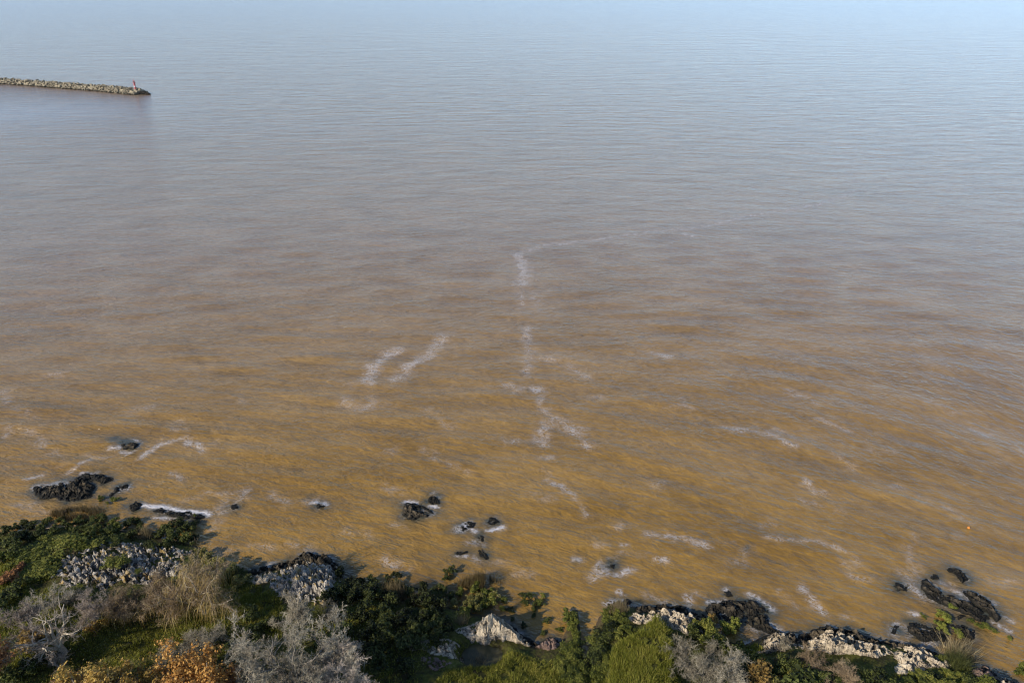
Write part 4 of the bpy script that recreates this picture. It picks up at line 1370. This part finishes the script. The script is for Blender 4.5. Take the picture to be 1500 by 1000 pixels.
willow(300, 900, 7.2, 7.4, 'tall bare willow with pale fanned limbs and golden hanging strands', 31, 1300, (.05, 0), 9, thick=.22, Lmax=3.6)
willow(254, 900, 4.2, 5.8, 'leaning bare willow with a dark bent trunk beside the tall willow', 32, 700, (-.7, .2), 6, 'bark_brown', .22, .6, 2.2)
willow(184, 908, 3.0, 3.6, 'small golden willow sapling curtain by the shaded meadow', 33, 900, (0, 0), 6, 'bark_brown', .08, .9, 2.2)
bare_tree(94, 956, 6.4, 6.0, 'pink_grey', 'bark_pale', 'bare tree with thick twisted pale limbs on the shaded meadow', 41, 900, 6, .6, 'bare_tree', .2, .34, (0, 0), 5, .012, .3, .8)
bare_tree(140, 905, 3.0, 4.6, 'pink_grey', 'bark_grey', 'dense pinkish grey bare thicket tree between scree and meadow', 42, 1800, 7, .55, thick=.10)
bare_tree(46, 925, 3.2, 4.4, 'pink_grey', 'bark_grey', 'pinkish grey bare thicket tree beside the twisted pale tree', 43, 1700, 7, .55, thick=.10)
bare_tree(76, 888, 2.0, 3.8, 'lichen', 'bark_grey', 'pale bare thicket tree at the foot of the scree', 44, 1100, 6, .45, thick=.08)
bare_tree(178, 884, 1.5, 3.6, 'brown_twig', 'bark_grey', 'low tan brush at the foot of the grey scree', 61, 1200, 7, .4, 'bare_shrub', .1, .06)
bare_tree(276, 868, 2.0, 3.4, 'brown_twig', 'bark_grey', 'tan brush between the scree and the tall willow', 62, 1200, 7, .45, 'bare_shrub', .1, .06)
bare_tree(110, 880, 1.3, 3.0, 'lichen', 'bark_grey', 'low greyish brush touching the foot of the scree', 63, 900, 6, .4, 'bare_shrub', .1, .06)
bare_tree(232, 880, 3.0, 4.2, 'brown_twig', 'bark_grey', 'brown twiggy bare tree on the lower edge of the scree', 45, 1400, 6, .5, thick=.1)
bare_tree(438, 915, 3.8, 5.0, 'lichen', 'bark_pale', 'pale grey lichen covered tree in front of the tall crag', 46, 1900, 7, .55, thick=.14, sub=4)
bare_tree(392, 1004, 7.6, 5.6, 'lichen', 'bark_pale', 'grey lichen tree shading the ground beside the tall willow', 47, 2800, 8, .6, thick=.17, sub=5, r=.016)
bare_tree(484, 1010, 8.0, 6.0, 'lichen', 'bark_grey', 'thin grey lichen tree at the dark edge of the shaded bank', 48, 2600, 8, .65, thick=.18, r=.018, sub=5)
bare_tree(434, 1042, 9.4, 6.4, 'lichen', 'bark_grey', 'dull grey bare tree behind the orange tree', 49, 3000, 8, .7, thick=.2, r=.018, sub=5)
bare_tree(522, 1040, 6.6, 5.6, 'pink_grey', 'bark_pale', 'bare forked tree in deep shade past the grey lichen trees', 50, 2400, 8, .65, thick=.18, r=.018, sub=5)
bare_tree(258, 966, 2.2, 4.6, 'lichen', 'bark_grey', 'low silvery grey bare shrub in front of the orange tree', 51, 1900, 8, .45, 'bare_shrub', .1, .07)
bare_tree(306, 948, 2.0, 4.0, 'lichen', 'bark_grey', 'silvery bare shrub under the tall willow', 52, 1400, 7, .45, 'bare_shrub', .1, .07)
bare_tree(1028, 992, 3.2, 5.4, 'lichen', 'bark_grey', 'silvery grey bare shrub under the pale ledge beside the turf mound', 53, 2600, 9, .5, 'bare_shrub', .1, .09)
bare_tree(1068, 1004, 3.0, 4.6, 'lichen', 'bark_grey', 'greyish bare shrub touching the silvery one, farther from the turf mound', 54, 1900, 8, .5, 'bare_shrub', .1, .09)
bare_tree(1214, 998, 1.9, 4.4, 'brown_twig', 'bark_grey', 'brown twiggy bare shrub below the largest pale jagged rock', 55, 2000, 8, .4, 'bare_shrub', .1, .07)
bare_tree(1242, 1012, 2.0, 4.0, 'brown_twig', 'bark_grey', 'second brown twiggy shrub beside the shaded hollow', 56, 1700, 7, .4, 'bare_shrub', .1, .07)
bare_tree(1186, 968, 1.1, 3.0, 'brown_twig', 'bark_grey', 'low brown twiggy shrub in the saddle between two pale rocks', 57, 900, 6, .3, 'bare_shrub', .1, .05)
o_, *_ = bare_tree(1149, 945, .9, 1.8, 'lichen', 'bark_grey', 'small bleached shrub on top of the rubbly pale rock', 58, 900, 6, .25, 'bare_shrub', .1, .05)
o_.location = at(1149, 946, 1.9)
bare_tree(485, 905, 1.8, 2.4, 'lichen', 'bark_grey', 'small pale bare shrub at the shaded edge below the tall crag', 59, 600, 5, .4, 'bare_shrub', .1, .06)
bare_tree(90, 976, 1.4, 2.4, 'pink_grey', 'bark_pale', 'small dead grey branches at the foot of the twisted pale tree', 60, 250, 5, .45, 'bare_shrub', .1, .08)
leafy_tree(290, 1048, 6.6, 7.6, 'orange', 'large orange leaved autumn tree beside the silvery shrub', 71, 9500, .16, 10, trunk=.3, thick=.26)
leafy_tree(160, 1046, 5.2, 6.2, 'amber', 'golden amber autumn tree on the sunny meadow strip', 72, 6500, .16, 9, trunk=.35, thick=.2)
leafy_tree(212, 1046, 5.2, 4.6, 'amber', 'smaller golden autumn tree between the amber and the orange tree', 73, 4000, .16, 7, trunk=.35, thick=.18)
leafy_tree(104, 1030, 2.8, 2.6, 'rust', 'rusty brown autumn tree beside the golden amber tree', 74, 1800, .15, 6, trunk=.3, thick=.12)
leafy_tree(0, 1000, 4.4, 4.0, 'rust', 'rust orange autumn tree with a pale limb near the ochre bush', 75, 3400, .16, 7, 'bark_pale', trunk=.3)
leafy_tree(336, 1052, 4.8, 4.0, 'rust', 'darker rusty tree behind the large orange tree', 76, 3000, .16, 7, trunk=.4)
leafy_tree(360, 1130, 8.0, 6.4, 'dark_green', 'tall dark evergreen tree inland of the grey lichen trees', 77, 7000, .2, 9, trunk=.2, thick=.26)




# ---- grass
def grass(polys_px, n, seed, h=.22):
    rs = np.random.default_rng(seed)
    out = []
    for poly, z0, dens, hh in polys_px:
        p = np.array([at(x, y, z0)[:2] for x, y in poly])
        lo, hi = p.min(0), p.max(0)
        area = (hi - lo).prod()
        m = int(area * dens)
        q = rs.uniform(lo, hi, (m, 2))
        q = q[inside(q[:, 0] + (fbm(q[:, 0], q[:, 1], 2) - .5) * 1.4, q[:, 1], p)]
        cl = fbm(q[:, 0] * 1.4, q[:, 1] * 1.4, 12)
        q = q[cl > .36]; cl = cl[cl > .36]
        z = height(q[:, 0], q[:, 1])
        ok = z > .3
        q, z, cl = q[ok], z[ok], cl[ok]
        H = hh * rs.uniform(.6, 1.3, len(q)) * (.5 + cl * 1.1)
        P = np.stack([q[:, 0], q[:, 1], z - .03], -1)
        tilt = np.stack([rs.normal(.1, .45, len(q)) * H, rs.normal(0, .45, len(q)) * H, H], -1)
        ang = rs.uniform(0, math.pi, len(q)); s = np.stack([np.cos(ang), np.sin(ang), np.zeros(len(q))], -1) * rs.uniform(.025, .05, (len(q), 1))
        out.append(np.stack([P - s, P + s, P + tilt], 1))
    V = np.concatenate(out).reshape(-1, 3)
    return V, np.arange(len(V)).reshape(-1, 3)


GR = [
    ([(882, 1030), (882, 985), (890, 945), (905, 935), (935, 922), (952, 900), (968, 896), (980, 915), (992, 945), (998, 975), (992, 1030)], 2.2, 330, .34),
    ([(640, 1030), (640, 985), (690, 972), (715, 962), (725, 946), (765, 946), (790, 955), (815, 960), (830, 975), (880, 985), (880, 1030)], 2.0, 260, .24),
    ([(660, 958), (668, 942), (690, 945), (694, 962)], 1.0, 220, .24),
    ([(0, 1030), (0, 850), (60, 860), (140, 880), (330, 880), (365, 860), (390, 890), (345, 960), (230, 1030)], 2.4, 130, .26),
    ([(0, 830), (60, 790), (130, 795), (90, 830), (70, 860), (0, 870)], 1.6, 170, .3),
    ([(300, 812), (345, 828), (370, 850), (420, 890), (390, 940), (330, 900), (290, 860)], 1.4, 170, .26),
    ([(1065, 950), (1112, 932), (1120, 975), (1100, 1000), (1060, 985)], 1.2, 200, .28),
    ([(380, 1030), (370, 930), (480, 890), (560, 870), (660, 900), (640, 950), (600, 1030)], 2.0, 60, .26),
    ([(1080, 1030), (1090, 965), (1160, 962), (1300, 985), (1420, 975), (1460, 1030)], 2.0, 110, .26),
]
V, F = grass(GR, 0, 99)
link('grass', mesh_np('grass', V, F, M['grass']), None, None, 'rough green grass covering the shore', 'grass', None, 'stuff')
print('GRASS', len(F), 'TRIS', sum(len(m.polygons) for m in bpy.data.meshes))

# ================================================================== AIR
hz_m = bpy.data.materials.new('river_haze'); hz_m.use_nodes = True
nt = hz_m.node_tree
nt.nodes.remove(nt.nodes['Principled BSDF'])
pv = nt.nodes.new('ShaderNodeVolumePrincipled')
pv.inputs['Color'].default_value = (.78, .88, 1.0, 1)
pv.inputs['Density'].default_value = 1.5e-5
pv.inputs['Anisotropy'].default_value = 0.0
nt.links.new(pv.outputs[0], nt.nodes['Material Output'].inputs['Volume'])
bm = bmesh.new()
bmesh.ops.create_cube(bm, size=1.0)
for v_ in bm.verts:
    v_.co = Vector((v_.co.x * 200000, 30000 + v_.co.y * 80000, 30.5 + v_.co.z * 67))
me = bpy.data.meshes.new('haze'); bm.to_mesh(me); bm.free(); me.materials.append(hz_m)
link('haze', me, None, None, None, None, None, 'stuff')
